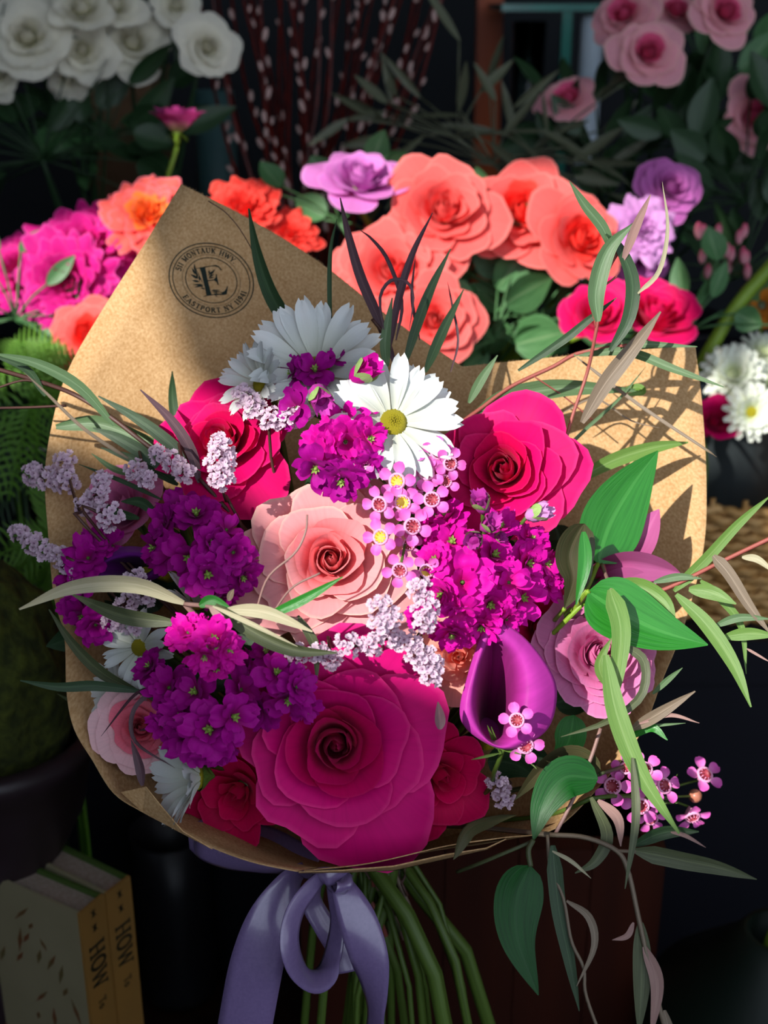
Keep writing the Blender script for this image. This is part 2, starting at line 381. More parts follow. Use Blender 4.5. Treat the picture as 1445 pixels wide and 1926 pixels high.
LM = dict(
    stem=leaf_mat('green_stem', '3C5018', '56702C', trans=.05),
    stemb=leaf_mat('bright_green_stem', '6C8C20', '8CAC38', trans=.1),
    red=leaf_mat('reddish_stem', '8C4440', 'A85C50', trans=.05),
    brown=leaf_mat('brown_twig', '3C2420', '5C3C34', trans=.0),
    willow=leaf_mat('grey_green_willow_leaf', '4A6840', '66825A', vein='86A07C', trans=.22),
    willowl=leaf_mat('light_green_willow_leaf', '5C8438', '769A4C', vein='94B070', trans=.3),
    willowd=leaf_mat('dark_green_willow_leaf', '22381F', '34502F', vein='4C6644', trans=.15),
    purple=leaf_mat('purple_willow_leaf', '3C2430', '54343C', vein='68484C', trans=.1),
    pale=leaf_mat('pale_olive_leaf', 'A4A07C', 'C0B898', vein='D0C8A8', trans=.25),
    taupe=leaf_mat('taupe_leaf', '6C5E4E', '8A7A66', vein='B0A08C', trans=.2),
    pinkl=leaf_mat('pinkish_young_leaf', '94706A', 'B08C82', trans=.3),
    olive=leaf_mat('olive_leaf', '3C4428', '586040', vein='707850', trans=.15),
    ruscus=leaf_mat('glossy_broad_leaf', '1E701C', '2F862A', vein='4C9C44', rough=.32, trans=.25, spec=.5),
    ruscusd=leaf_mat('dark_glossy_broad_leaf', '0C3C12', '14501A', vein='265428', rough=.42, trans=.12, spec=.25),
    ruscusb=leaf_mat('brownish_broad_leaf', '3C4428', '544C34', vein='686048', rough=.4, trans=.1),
    rosel=leaf_mat('rose_leaf', '3C6C3C', '5C8C58', vein='88A878', trans=.2),
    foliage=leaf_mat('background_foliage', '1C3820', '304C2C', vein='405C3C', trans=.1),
    olived=leaf_mat('dusky_olive_leaf', '4C5440', '686C54', vein='7C8068', trans=.15),
    fern=leaf_mat('fern_leaf', '4C8420', '78AC3C', trans=.35),
    center=leaf_mat('lime_centre', '7C9838', 'A0B85C', trans=.2),
    bud=leaf_mat('green_bud', '88B454', 'B0CC84', trans=.25),
)
M_yel = plain('daisy_disc', 'B8AC10', .7, 'D8C828', 900, .0006)
M_cupred = plain('waxflower_cup', '7C1434', .5, 'A84048', 300)
M_cupyel = plain('waxflower_cup_yellow', 'D0A820', .5, 'E8D050', 300)
M_rim = plain('waxflower_rim', 'E8A8C8', .5, 'D888B0', 300)
M_bud = plain('copper_bud', '9C5C48', .35, 'B87860', 200)
M_ltc = plain('statice_calyx', '6C4C60', .7)
M_pap, nt, N, L = new_mat('kraft_paper')
def kraft():
    out = N.new('ShaderNodeOutputMaterial'); bs = N.new('ShaderNodeBsdfPrincipled')
    tc = N.new('ShaderNodeTexCoord')
    n1 = N.new('ShaderNodeTexNoise'); n1.inputs['Scale'].default_value = 900; n1.inputs['Detail'].default_value = 3
    n2 = N.new('ShaderNodeTexNoise'); n2.inputs['Scale'].default_value = 60; n2.inputs['Detail'].default_value = 4
    mp = N.new('ShaderNodeMapping'); mp.inputs['Scale'].default_value = (1, .35, 1); mp.inputs['Rotation'].default_value = (.3, .5, .6)
    L.new(tc.outputs['Object'], mp.inputs[0]); L.new(mp.outputs[0], n1.inputs[0]); L.new(tc.outputs['Object'], n2.inputs[0])
    ad = N.new('ShaderNodeMath'); ad.operation = 'ADD'; L.new(n1.outputs[0], ad.inputs[0])
    mu = N.new('ShaderNodeMath'); mu.operation = 'MULTIPLY'; mu.inputs[1].default_value = .35; L.new(n2.outputs[0], mu.inputs[0]); L.new(mu.outputs[0], ad.inputs[1])
    cr = N.new('ShaderNodeValToRGB'); L.new(ad.outputs[0], cr.inputs[0])
    cr.color_ramp.elements[0].position = .45; cr.color_ramp.elements[0].color = lin('AC8456')
    cr.color_ramp.elements[1].position = .90; cr.color_ramp.elements[1].color = lin('CEA97C')
    L.new(cr.outputs[0], bs.inputs['Base Color']); bs.inputs['Roughness'].default_value = .85; bs.inputs['Specular IOR Level'].default_value = .15
    bp = N.new('ShaderNodeBump'); bp.inputs['Strength'].default_value = .5; bp.inputs['Distance'].default_value = .0003
    L.new(n1.outputs[0], bp.inputs['Height']); L.new(bp.outputs[0], bs.inputs['Normal'])
    tr = N.new('ShaderNodeBsdfTranslucent'); L.new(cr.outputs[0], tr.inputs[0])
    ms = N.new('ShaderNodeMixShader'); ms.inputs[0].default_value = .06; L.new(bs.outputs[0], ms.inputs[1]); L.new(tr.outputs[0], ms.inputs[2])
    L.new(ms.outputs[0], out.inputs[0])
kraft()
M_ink = plain('dark_green_ink', '0A1C12', .8)
M_satin = plain('lavender_satin', '6E5C86', .30, '76648E', 800, spec=1.0, coat=.3, stretch=(1, .1, 1))
M_satin.node_tree.nodes['Principled BSDF'].inputs['Anisotropic'].default_value = .5
# ================================================================== the paper wrap
TIE = P(700, 1560, .600)
RIM = [(560,1637,.474),(470,1618,.476),(390,1590,.483),(335,1560,.490),(270,1525,.498),(215,1490,.505),(175,1430,.515),
 (140,1370,.522),(127,1300,.53),(122,1200,.54),(101,1120,.55),(93,1000,.56),(88,900,.565),(95,820,.57),(125,700,.58),(185,590,.588),
 (270,460,.596),(341,347,.604),(470,412,.606),(600,492,.604),(740,602,.60),(870,690,.598),(1000,676,.597),(1150,661,.595),
 (1309,650,.59),(1320,760,.588),(1328,900,.583),(1325,1030,.575),(1290,1170,.565),(1245,1280,.556),(1205,1380,.545),
 (1130,1480,.528),(1045,1560,.51),(950,1575,.496),(850,1590,.487),(700,1625,.478),(572,1639,.472)]
CORN = {17, 21, 24}
wrap = empty('paper_wrap', TIE, None, 1.0)
tag(wrap, 'brown kraft paper cone wrapped around the whole bouquet, printed with a round shop stamp', 'wrapping paper')
def rim_path():
    pts = [P(*r) for r in RIM]; out = []; n = len(pts)
    for i in range(n - 1):
        a, b = pts[i], pts[i + 1]
        p0 = pts[i - 1] if i > 0 and i not in CORN else a * 2 - b
        p3 = pts[i + 2] if i + 2 < n and (i + 1) not in CORN else b * 2 - a
        for k in range(5):
            u = k / 5
            out.append(0.5 * ((2 * a) + (b - p0) * u + (2 * p0 - 5 * a + 4 * b - p3) * u * u + (3 * a - p0 - 3 * b + p3) * u ** 3))
    out.append(pts[-1]); return out
rp = rim_path(); cen = P(700, 1100, .50)
rows = []; NS = 16
for k in range(NS):
    s = k / (NS - 1); row = []
    for i, p in enumerate(rp):
        a = 2 * PI * i / (len(rp) - 1)
        c = TIE + (p - cen).normalized() * .016
        q = c.lerp(p, s)
        q += (q - (TIE.lerp(cen, s))).normalized() * .010 * math.sin(PI * s) * (0.4 if 14 <= i / 5 <= 24 else (0 if i / 5 < 5 or i / 5 > 31 else .7))
        q += FW * .0016 * noise.noise(Vector((a * 2.2, s * 3, 1.3))) * s * 3
        row.append(q)
    rows.append(row)
m = M(); m.grid(rows)
bv_pts = list(m.v); bv = BVHTree.FromPolygons([Vector(p) for p in bv_pts], m.f)
pap = put_world('paper_sheet', m, M_pap, wrap)
sd = pap.modifiers.new('thickness', 'SOLIDIFY'); sd.thickness = .0004; sd.offset = 0
# the folded corner at the lower left
m = M()
m.add([P(228, 1489, .4965), P(275, 1479, .4905), P(312, 1525, .4865), P(345, 1563, .486), P(400, 1596, .4815), P(335, 1562, .4885), P(270, 1527, .4965)],
      [(0, 1, 6), (1, 2, 6), (2, 5, 6), (2, 3, 5), (3, 4, 5)])
fl = put_world('folded_corner', m, M_pap, wrap, flat=True)
sd = fl.modifiers.new('thickness', 'SOLIDIFY'); sd.thickness = .0004
# the overlapping edge below the big rose and the open fold to its right
m = M(); rows = []
for s in range(6):
    t = s / 5
    rows.append([P(px, py + t * dy, d + t * .02) for px, py, d, dy in [(562,1639,.471,2),(640,1636,.472,4),(740,1628,.476,8),(840,1606,.482,8),(915,1594,.488,3),(952,1577,.494,0)]])
m.grid(rows); pt = put_world('paper_overlap', m, M_pap, wrap)
sd = pt.modifiers.new('thickness', 'SOLIDIFY'); sd.thickness = .0004
# frayed fibres along the torn top edge
m = M(); rnd = random.Random(3)
def rimpt(i0, i1, t):
    x = (i0 + (i1 - i0) * t) * 5; k = min(int(x), len(rp) - 2); return rp[k].lerp(rp[k + 1], x - k)
for i0, i1, cnt in ((17, 20.7, 420), (21, 22.6, 90), (0, 5.5, 160)):
    for _ in range(cnt):
        p = rimpt(i0, i1, rnd.random()); h = rnd.uniform(.0004, .0014)
        e = p + CD(rnd.uniform(-.5, .9), rnd.choice([1, .8]) if i0 > 10 else rnd.uniform(-1, .6), rnd.uniform(-.3, .5)) * h
        w = RT * .00006; m.add([p - w, p + w, e], [(0, 1, 2)])
fz = put_world('frayed_edge', m, M_pap, wrap); fz['kind'] = 'stuff'

# ---- lettering drawn as pen strokes (serif capitals) on a 0..1 high cell
SE = .13
GLY = {  # width, [(x0,y0,x1,y1,thick?)...], [(serif x, y)...], arcs: polyline lists
 '1': (.42, [(.22,0,.22,1,1),(.22,1,.06,.84,0)], [(.22,0)]),
 '5': (.60, [(.14,1,.52,1,1),(.14,1,.12,.55,0),(.12,.55,.34,.62,1),(.34,.62,.52,.48,1),(.52,.48,.54,.26,1),(.54,.26,.42,.05,1),(.42,.05,.22,0,1),(.22,0,.06,.12,1)], []),
 '9': (.60, [(.52,.68,.50,.88,1),(.50,.88,.32,1,1),(.32,1,.12,.88,1),(.12,.88,.08,.66,1),(.08,.66,.18,.48,1),(.18,.48,.36,.44,1),(.36,.44,.52,.6,1),(.52,.7,.46,.3,1),(.46,.3,.3,.08,1),(.3,.08,.12,.0,1)], []),
 '4': (.62, [(.44,0,.44,1,1),(.44,1,.06,.32,0),(.06,.32,.6,.32,0)], [(.44,0)]),
 'M': (.98, [(.16,0,.16,1,0),(.16,1,.48,.1,1),(.48,.1,.80,1,0),(.80,1,.80,0,1)], [(.16,0),(.80,0),(.1,1),(.86,1)]),
 'O': (.84, [(.42+.32*math.cos(a*PI/6),.5+.5*math.sin(a*PI/6),.42+.32*math.cos((a+1)*PI/6),.5+.5*math.sin((a+1)*PI/6),1) for a in range(12)], []),
 'N': (.86, [(.16,0,.16,1,0),(.16,1,.70,0,1),(.70,0,.70,1,0)], [(.16,0),(.12,1),(.70,1)]),
 'T': (.74, [(.37,0,.37,1,1),(.06,1,.68,1,0),(.06,1,.06,.82,0),(.68,1,.68,.82,0)], [(.37,0)]),
 'A': (.84, [(.12,0,.40,1,0),(.40,1,.70,0,1),(.22,.34,.60,.34,0)], [(.12,0),(.70,0)]),
 'U': (.84, [(.16,1,.16,.3,1),(.16,.3,.26,.05,1),(.26,.05,.44,0,1),(.44,0,.62,.08,0),(.62,.08,.68,.3,0),(.68,.3,.68,1,0)], [(.16,1),(.68,1)]),
 'K': (.84, [(.18,0,.18,1,1),(.18,.42,.64,1,0),(.34,.6,.70,0,1)], [(.18,0),(.18,1),(.70,0),(.62,1)]),
 'H': (.88, [(.18,0,.18,1,1),(.70,0,.70,1,1),(.18,.5,.70,.5,0)], [(.18,0),(.18,1),(.70,0),(.70,1)]),
 'W': (1.1, [(.10,1,.34,0,1),(.34,0,.56,.95,0),(.56,.95,.80,0,1),(.80,0,1.0,1,0)], [(.10,1),(1.0,1)]),
 'Y': (.80, [(.08,1,.40,.45,1),(.40,.45,.72,1,0),(.40,.45,.40,0,1)], [(.10,1),(.70,1),(.40,0)]),
 '.': (.26, [(.12,0,.12,.12,1)], []),
 'E': (.72, [(.18,0,.18,1,1),(.18,1,.60,1,0),(.18,.5,.5,.5,0),(.18,0,.62,0,0),(.60,1,.60,.8,0),(.62,0,.64,.22,0),(.5,.6,.5,.4,0)], [(.16,0),(.16,1)]),
 'S': (.66, [(.52,.84,.38,1,1),(.38,1,.18,.94,1),(.18,.94,.12,.74,1),(.12,.74,.26,.58,1),(.26,.58,.46,.44,1),(.46,.44,.56,.26,1),(.56,.26,.46,.06,1),(.46,.06,.28,0,1),(.28,0,.10,.14,1)], []),
 'P': (.72, [(.18,0,.18,1,1),(.18,1,.44,1,0),(.44,1,.60,.86,1),(.60,.86,.60,.64,1),(.60,.64,.44,.48,1),(.44,.48,.18,.48,0)], [(.18,0),(.14,1)]),
 'R': (.82, [(.18,0,.18,1,1),(.18,1,.44,1,0),(.44,1,.60,.88,1),(.60,.88,.60,.68,1),(.60,.68,.44,.54,1),(.44,.54,.18,.54,0),(.40,.54,.70,0,1)], [(.18,0),(.14,1),(.72,0)]),
 'V': (.84, [(.10,1,.42,0,1),(.42,0,.72,1,0)], [(.1,1),(.72,1)]), 'I': (.36, [(.18,0,.18,1,1)], [(.18,0),(.18,1)]),
 'D': (.84, [(.18,0,.18,1,1),(.18,1,.5,.96,0),(.5,.96,.70,.7,1),(.70,.7,.70,.3,1),(.70,.3,.5,.04,1),(.5,.04,.18,0,0)], [(.16,0),(.16,1)]),
 'G': (.84, [(.70,.8,.5,1,1),(.5,1,.24,.92,1),(.24,.92,.12,.6,1),(.12,.6,.16,.2,1),(.16,.2,.42,0,1),(.42,0,.70,.1,1),(.70,.1,.70,.42,1)], [(.66,.42)]),
 'L': (.70, [(.18,0,.18,1,1),(.18,0,.60,0,0),(.60,0,.62,.22,0)], [(.18,1)]),
 'o': (.56, [(.28+.2*math.cos(a*PI/4),.3+.3*math.sin(a*PI/4),.28+.2*math.cos((a+1)*PI/4),.3+.3*math.sin((a+1)*PI/4),1) for a in range(8)], []),
 ' ': (.40, [], []),
}
def glyph(m, ch, f, tk=.15, tn=.085):
    """append the strokes of ch; f maps cell coordinates to a point"""
    w, st, se = GLY[ch]
    def seg(x0, y0, x1, y1, t):
        dx, dy = x1 - x0, y1 - y0; l = math.hypot(dx, dy) or 1; ex, ey = dx / l * t * .25, dy / l * t * .25; nx, ny = -dy / l * t / 2, dx / l * t / 2
        m.add([f(x0 - ex + nx, y0 - ey + ny), f(x0 - ex - nx, y0 - ey - ny), f(x1 + ex - nx, y1 + ey - ny), f(x1 + ex + nx, y1 + ey + ny)], [(0, 1, 2, 3)])
    for x0, y0, x1, y1, t in st: seg(x0, y0, x1, y1, tk if t else tn)
    for x, y in se: seg(x - SE, y, x + SE, y, tn)
def on_paper(px, py, off=.00045):
    d = (P(px, py, 1) - C0).normalized(); h = bv.ray_cast(C0, d)
    p = h[0] if h[0] is not None else P(px, py, .6)
    return p - d * off
def st(a, b): return on_paper(397.6 + 80 * a - 6.5 * b, 527.2 - 70.6 * b + 2.8 * a)
m = M()
def ring(r, w, n=72):
    b = len(m.v)
    for k in range(n):
        a = 2 * PI * k / n
        m.v += [tuple(st((r - w) * math.cos(a), (r - w) * math.sin(a))), tuple(st((r + w) * math.cos(a), (r + w) * math.sin(a)))]; m.uv += [(0, 0)] * 2
    for k in range(n):
        j = (k + 1) % n; m.f.append((b + 2 * k, b + 2 * k + 1, b + 2 * j + 1, b + 2 * j)); m.mi.append(0)
ring(.990, .013); ring(.905, .010); ring(.602, .010)
for k in range(110):
    a = 2 * PI * k / 110
    q = [(.672, a - .012), (.672, a + .012), (.692, a + .012), (.692, a - .012)]
    m.add([st(r * math.cos(b), r * math.sin(b)) for r, b in q], [(0, 1, 2, 3)])
def arc_text(txt, a0, a1, r, h, inward):
    tot = sum(GLY[c][0] + .13 for c in txt); x = 0
    for ch in txt:
        w = GLY[ch][0] + .13; am = a0 + (a1 - a0) * (x + w / 2) / tot; cw = abs(a1 - a0) / tot * r
        def f(gx, gy, am=am, w=w, cw=cw):
            dx = (gx - w / 2) * cw; yy = (gy - .5) * h
            if not inward: rr = r + yy; aa = am - dx / r
            else: rr = r - yy; aa = am + dx / r
            return st(rr * math.cos(aa), rr * math.sin(aa))
        glyph(m, ch, f, .21, .12); x += w
R_ = math.radians
arc_text('511 MONTAUK HWY.', R_(163), R_(38), .795, .125, False)
arc_text('EASTPORT NY 11941', R_(213), R_(342), .795, .125, True)
def crop(pts): return [on_paper(300 + x / 7.225, 440 + y / 7.225) for x, y in pts]
def poly(pts):
    m.add(crop(pts), [tuple(range(len(pts)))])
poly([(548,466),(622,456),(640,540),(660,640),(690,760),(712,835),(640,840),(620,740),(596,640),(572,540)])
for q in [[(495,474),(500,466),(620,444),(700,430),(700,440),(620,458)],[(700,430),(770,422),(810,440),(800,452),(760,440),(700,440)],[(810,440),(850,490),(835,495),(800,452)],
          [(655,628),(760,618),(770,628),(655,642)],[(740,618),(765,590),(768,545),(778,545),(806,690),(792,692),(778,655),(745,632)],
          [(592,856),(600,846),(650,830),(712,822),(714,834),(650,842)],[(712,822),(790,812),(860,815),(905,822),(870,830),(790,826),(712,834)],[(830,800),(880,780),(905,750),(922,708),(932,712),(915,822),(860,818)]]:
    poly(q)
def leafink(x0, y0, x1, y1, w):
    dx, dy = x1 - x0, y1 - y0; l = math.hypot(dx, dy); nx, ny = -dy / l * w, dx / l * w
    poly([(x0, y0), (x0 + dx * .3 + nx, y0 + dy * .3 + ny), (x0 + dx * .6 + nx * .9, y0 + dy * .6 + ny * .9), (x1, y1), (x0 + dx * .6 - nx * .9, y0 + dy * .6 - ny * .9), (x0 + dx * .3 - nx, y0 + dy * .3 - ny)])
for q in [(600,690,480,440,5),(480,500,475,400,12),(490,550,440,460,14),(500,560,488,450,12),(530,610,418,545,16),(520,600,500,510,12),(545,650,440,630,14),(550,640,535,560,12),
          (600,690,450,690,12),(600,700,465,725,10),(600,715,520,700,10),(620,750,560,730,10),
          (660,610,768,465,4),(690,560,760,475,13),(680,540,670,490,12),(665,590,750,545,11),(665,605,750,585,9),(660,570,720,500,8),
          (700,770,830,765,10),(720,790,840,785,8),(740,800,790,860,8),(760,790,800,840,8),(640,820,760,830,8)]:
    leafink(*q)
stp = put_world('shop_stamp', m, M_ink, wrap, flat=True); stp['label'] = 'round dark green stamp with a leafy letter E and the shop address'

# ================================================================== the satin bow
bow = empty('ribbon_bow', P(610, 1650, .50), None, 1.0)
tag(bow, 'lavender satin ribbon bow tied below the paper wrap, with long hanging tails', 'ribbon')
def band(name, pts, w, twist=0, roll=0, n=40, vn=None, nu=7, lab=None):
    """pts: (px, py, depth, width px, roll)"""
    m = M(); c = smooth([P(a[0], a[1], a[2]) for a in pts], n); ww = smooth([Vector((a[3], a[4] if len(a) > 4 else 0, 0)) for a in pts], n); rows = []
    for j, p in enumerate(c):
        T = (c[min(j + 1, n - 1)] - c[max(j - 1, 0)]).normalized(); S = T.cross(-FW)
        S = S.normalized() if S.length > 1e-3 else RT
        N2 = S.cross(T).normalized(); a = ww[j].y; S2 = S * math.cos(a) + N2 * math.sin(a); N3 = N2 * math.cos(a) - S * math.sin(a)
        w = ww[j].x * K * pts[0][2]
        rows.append([p + S2 * (u * w / 2) + N3 * (.04 * w * math.cos(u * 2.2)) for u in [-1 + 2 * i / (nu - 1) for i in range(nu)]])
    m.grid(rows); o = put_world(name, m, M_satin, bow)
    if lab: o['label'] = lab
    s = o.modifiers.new('thickness', 'SOLIDIFY'); s.thickness = .00035; s.offset = 0
    return o
band('tail', [(572,1632,.508,26,.5),(545,1665,.500,60,.4),(508,1730,.495,84,.2),(484,1810,.495,98,.05),(466,1900,.497,100,0),(452,1985,.50,100,0),(442,2060,.505,98,.1)], 0)
band('tail', [(628,1640,.500,20,.6),(645,1668,.494,44,.35),(672,1730,.490,70,.1),(694,1800,.490,72,-.1),(704,1860,.493,56,-.5),(706,1920,.497,44,-.8),(704,1990,.502,60,-.3),(700,2050,.505,74,0)], 0)
# hanging loop: two arms meeting in a rounded bottom, seen partly from the side
band('loop', [(618,1640,.498,20,.2),(588,1668,.490,34,.35),(557,1712,.483,42,.6),(545,1765,.478,44,.75),(556,1812,.480,52,1.0),(585,1838,.489,66,1.35),(612,1825,.499,62,1.2),(628,1785,.504,46,.8),(634,1735,.503,30,.5),(628,1690,.501,24,.3),(620,1645,.500,18,.2)], 0, n=60)
band('loop', [(600,1648,.505,24,.5),(555,1638,.503,50,.9),(490,1632,.500,60,.9),(420,1616,.500,60,.7),(370,1590,.505,44,.5),(400,1560,.530,50,.6),(500,1575,.550,50,.6),(600,1620,.54,30,.5)], 0, n=50)
band('knot', [(590,1648,.497,26,0),(612,1648,.490,34,0),(640,1650,.492,30,0),(655,1655,.500,26,0)], 0, n=20)
band('loop', [(640,1640,.497,24,.2),(648,1662,.489,34,.5),(640,1678,.489,30,1.0),(625,1668,.496,24,.6),(622,1645,.500,18,.2)], 0, n=30)
band('tail', [(600,1640,.512,24,.3),(585,1690,.516,40,.4),(610,1740,.518,44,.5),(640,1790,.520,44,.2),(648,1830,.52,40,0)], 0)

# ================================================================== stems for the cut flowers
srnd = random.Random(8)
def stem_pts(k=None):
    """from the tie down to the low table"""
    ex = srnd.uniform(600, 900) if k is None else k
    o = CD(srnd.uniform(-1, 1), 0, srnd.uniform(-.6, .6)) * .009
    a = TIE + o; b = P(ex, 1926, .60 + srnd.uniform(-.02, .03)) + o
    e = b + (b - a) * .6; e.z = SHELF + .002
    return [a, b, e]
def stem_cut():
    o = CD(srnd.uniform(-1, 1), 0, srnd.uniform(-.6, .6)) * .008
    a = TIE + o; return [a, a.lerp(P(srnd.uniform(640, 860), 1926, .60), srnd.uniform(.25, .6))]
def dome(px, py): return .47 + .085 * (((px - 640) / 560) ** 2 + ((py - 1250) / 650) ** 2)
S_ = LM['stem']
def fl(px, py, face=(0, 0, 1)):  # default facing: outwards from the bouquet's middle
    return ((px - 640) / 900 + face[0], (1250 - py) / 1100 + face[1], face[2])
BG = 'roses of the bouquet'
rose('rose', 632, 1404, 208, .485, (.04, .05, 1), 'hero', 1, (PM['hero2'], PM['hero']), 'large open deep pink rose at the bottom front of the bouquet, spiral heart', group=None, stem=stem_pts(), roll=1.5, smat=S_)
rose('rose', 622, 1050, 172, .502, (.05, .12, 1), 'classic', 2, (PM['blush_in'], PM['blush']), 'blush and salmon pink rose fully open in the middle of the bouquet', stem=stem_pts(), roll=1.2, smat=S_)
rose('rose', 945, 880, 142, .528, (-.25, .15, 1), 'hero', 3, (PM['hot2'], PM['hot']), 'hot pink rose at the upper right, in front of the lit paper flap', stem=stem_pts(), roll=.3, smat=S_)
rose('rose', 415, 822, 132, .535, (-.15, .5, 1), 'hero', 4, (PM['hot2'], PM['hot']), 'hot pink rose at the upper left, below the stamped paper flap', stem=stem_pts(), roll=2.0, smat=S_)
rose('rose', 1132, 1225, 128, .520, (.12, .35, 1), 'many', 5, (PM['lav'], PM['lav']), 'lavender pink many-petalled rose at the right edge, behind a hanging green blade', stem=stem_pts(), roll=.5, smat=S_)
rose('rose', 262, 1366, 92, .520, (.1, .25, 1), 'many', 6, (PM['palein'], PM['palep']), 'pale pink rose with darker heart at the lower left edge of the paper', stem=stem_pts(), roll=.5, smat=S_)
rose('rose', 232, 955, 88, .556, (-.3, .5, 1), 'cup', 7, PM['lav'], 'pale lavender rose at the left edge behind the sprigs of statice', stem=stem_pts(), roll=.5, smat=S_)
rose('rose', 862, 1235, 92, .515, (-.1, .1, 1), 'low', 8, PM['peach'], 'peach pink rose half hidden behind the open purple calla lily', stem=stem_pts(), roll=1.5, smat=S_)
rose('rose', 838, 1468, 120, .512, (.35, -.2, 1), 'low', 9, PM['hot2'], 'deep pink rose peeping out to the right of the large front rose', stem=stem_pts(), roll=.9, smat=S_)
rose('rose', 440, 1500, 115, .518, (-.3, -.2, 1), 'low', 10, PM['hot2'], 'dark pink rose in deep shade to the left of the large front rose', stem=stem_pts(), roll=.2, smat=S_)
rose('rose', 1020, 1180, 84, .535, (.2, .1, 1), 'low', 11, PM['hot2'], 'pink rose mostly covered, between the calla lily and the lavender rose', stem=stem_pts(), roll=.2, smat=S_)

# ================================================================== calla lilies
def calla(name, throat, rimr, mat, label, deep, stemp, roll_in=.10, uvflip=False, n=72):
    """throat, rimr: closed outlines [(px, py, d)] of equal length; deep: the bottom of the funnel"""
    cp = sum(((Vector((a, b, 0))) for a, b, c in rimr), Vector()) / len(rimr)
    root = empty(name, P(*deep), None, 1.0); tag(root, label, 'calla lily')
    def closed(l):
        l2 = [P(*q) for q in l]; L3 = l2[-2:] + l2 + l2[:3]; out = []
        full = smooth(L3, (len(L3) - 1) * 12 + 1); k0 = 2 * 12
        return full[k0:k0 + len(l) * 12]
    th, rm = closed(throat), closed(rimr); dp = P(*deep); rows = []; uvs = []
    cen3 = sum(rm, Vector()) / len(rm)
    spec = []
    for s in (0.02, .25, .5, .75): spec.append((lambda i, s=s: dp.lerp(th[i], s ** .8), s * .3))
    spec.append((lambda i: th[i], .32))
    for s in (.12, .25, .4, .55, .7, .82, .92):
        spec.append((lambda i, s=s: th[i].lerp(rm[i], s) - FW * (.006 * math.sin(PI * s ** .75)), .35 + .6 * s))
    spec.append((lambda i: rm[i], .97))
    for s, bk in ((.04, .0022), (.10, .006), (.22, .016), (.5, .035), (.85, .055)):
        spec.append((lambda i, s=s, bk=bk: rm[i].lerp(cen3.lerp(dp, .5), s) + FW * bk, 1.0 - s * .6))
    for fn, v in spec:
        rows.append([fn(i) for i in range(len(rm))]); uvs += [(i / len(rm) * 1.0, v) for i in range(len(rm))]
    m = M(); m.grid(rows, uvs, close=True); put_world('spathe', m, mat, root)
    m = M(); m.tube([dp, P(throat[0][0] * .5 + deep[0] * .5, throat[0][1] * .5 + deep[1] * .5, deep[2] - .015)], lambda t: .004 * (1 - t * .5), 8); put_world('spadix', m, M_yel, root)
    m = M(); m.tube([dp + FW * .01] + stemp, .004, 8, samples=14); put_world('stem', m, LM['stem'], root)
    return root
calla('calla_lily', [(922,1205,.492),(935,1212,.492),(957,1238,.492),(968,1300,.489),(958,1360,.487),(945,1385,.486),(925,1392,.486),(905,1370,.487),(896,1320,.488),(902,1255,.490)],
      [(921,1157,.487),(938,1166,.486),(990,1202,.487),(1036,1262,.489),(1048,1310,.490),(1030,1372,.488),(972,1408,.484),(918,1400,.480),(866,1350,.480),(884,1255,.483)],
      PM['calla'], 'open purple calla lily with a dark throat, right of the large pink rose', (915, 1400, .545), stem_pts(860))
cl = empty('calla_lily', P(1100, 1085, .55), None, 1.0); tag(cl, 'mauve calla lily seen from the side, between the upright broad leaf and the right flap', 'calla lily')
for pts, w, rl in (([(1120,1088,.55),(1190,1040,.545),(1240,958,.545)], 66, .5), ([(1095,1078,.545),(1180,1062,.535),(1280,1078,.540)], 62, -.4), ([(1110,1108,.545),(1170,1090,.535),(1235,1098,.54)], 44, .2), ([(1120,1060,.555),(1165,1020,.55),(1200,985,.55)], 60, -.3)):
    m = M(); leaf_strip(m, [P(*p) for p in pts], w * K * .545, 'obovate', fold=.5, n=18, nu=9, roll=rl); put_world('spathe', m, PM['callam'], cl)
m = M(); m.tube([P(1100, 1085, .55), P(1060, 1130, .56), *stem_pts(900)], .0035, 8, samples=14); put_world('stem', m, LM['stem'], cl)
calla('calla_lily', [(215,1055,.530),(260,1050,.527),(290,1065,.526),(270,1080,.526),(225,1082,.528),(205,1070,.530)],
      [(170,1062,.537),(230,1028,.532),(300,1040,.524),(300,1085,.522),(230,1100,.522),(165,1100,.530)],
      PM['callad'], 'dark violet calla lily lying low at the left of the bouquet', (320, 1080, .56), stem_pts(640))

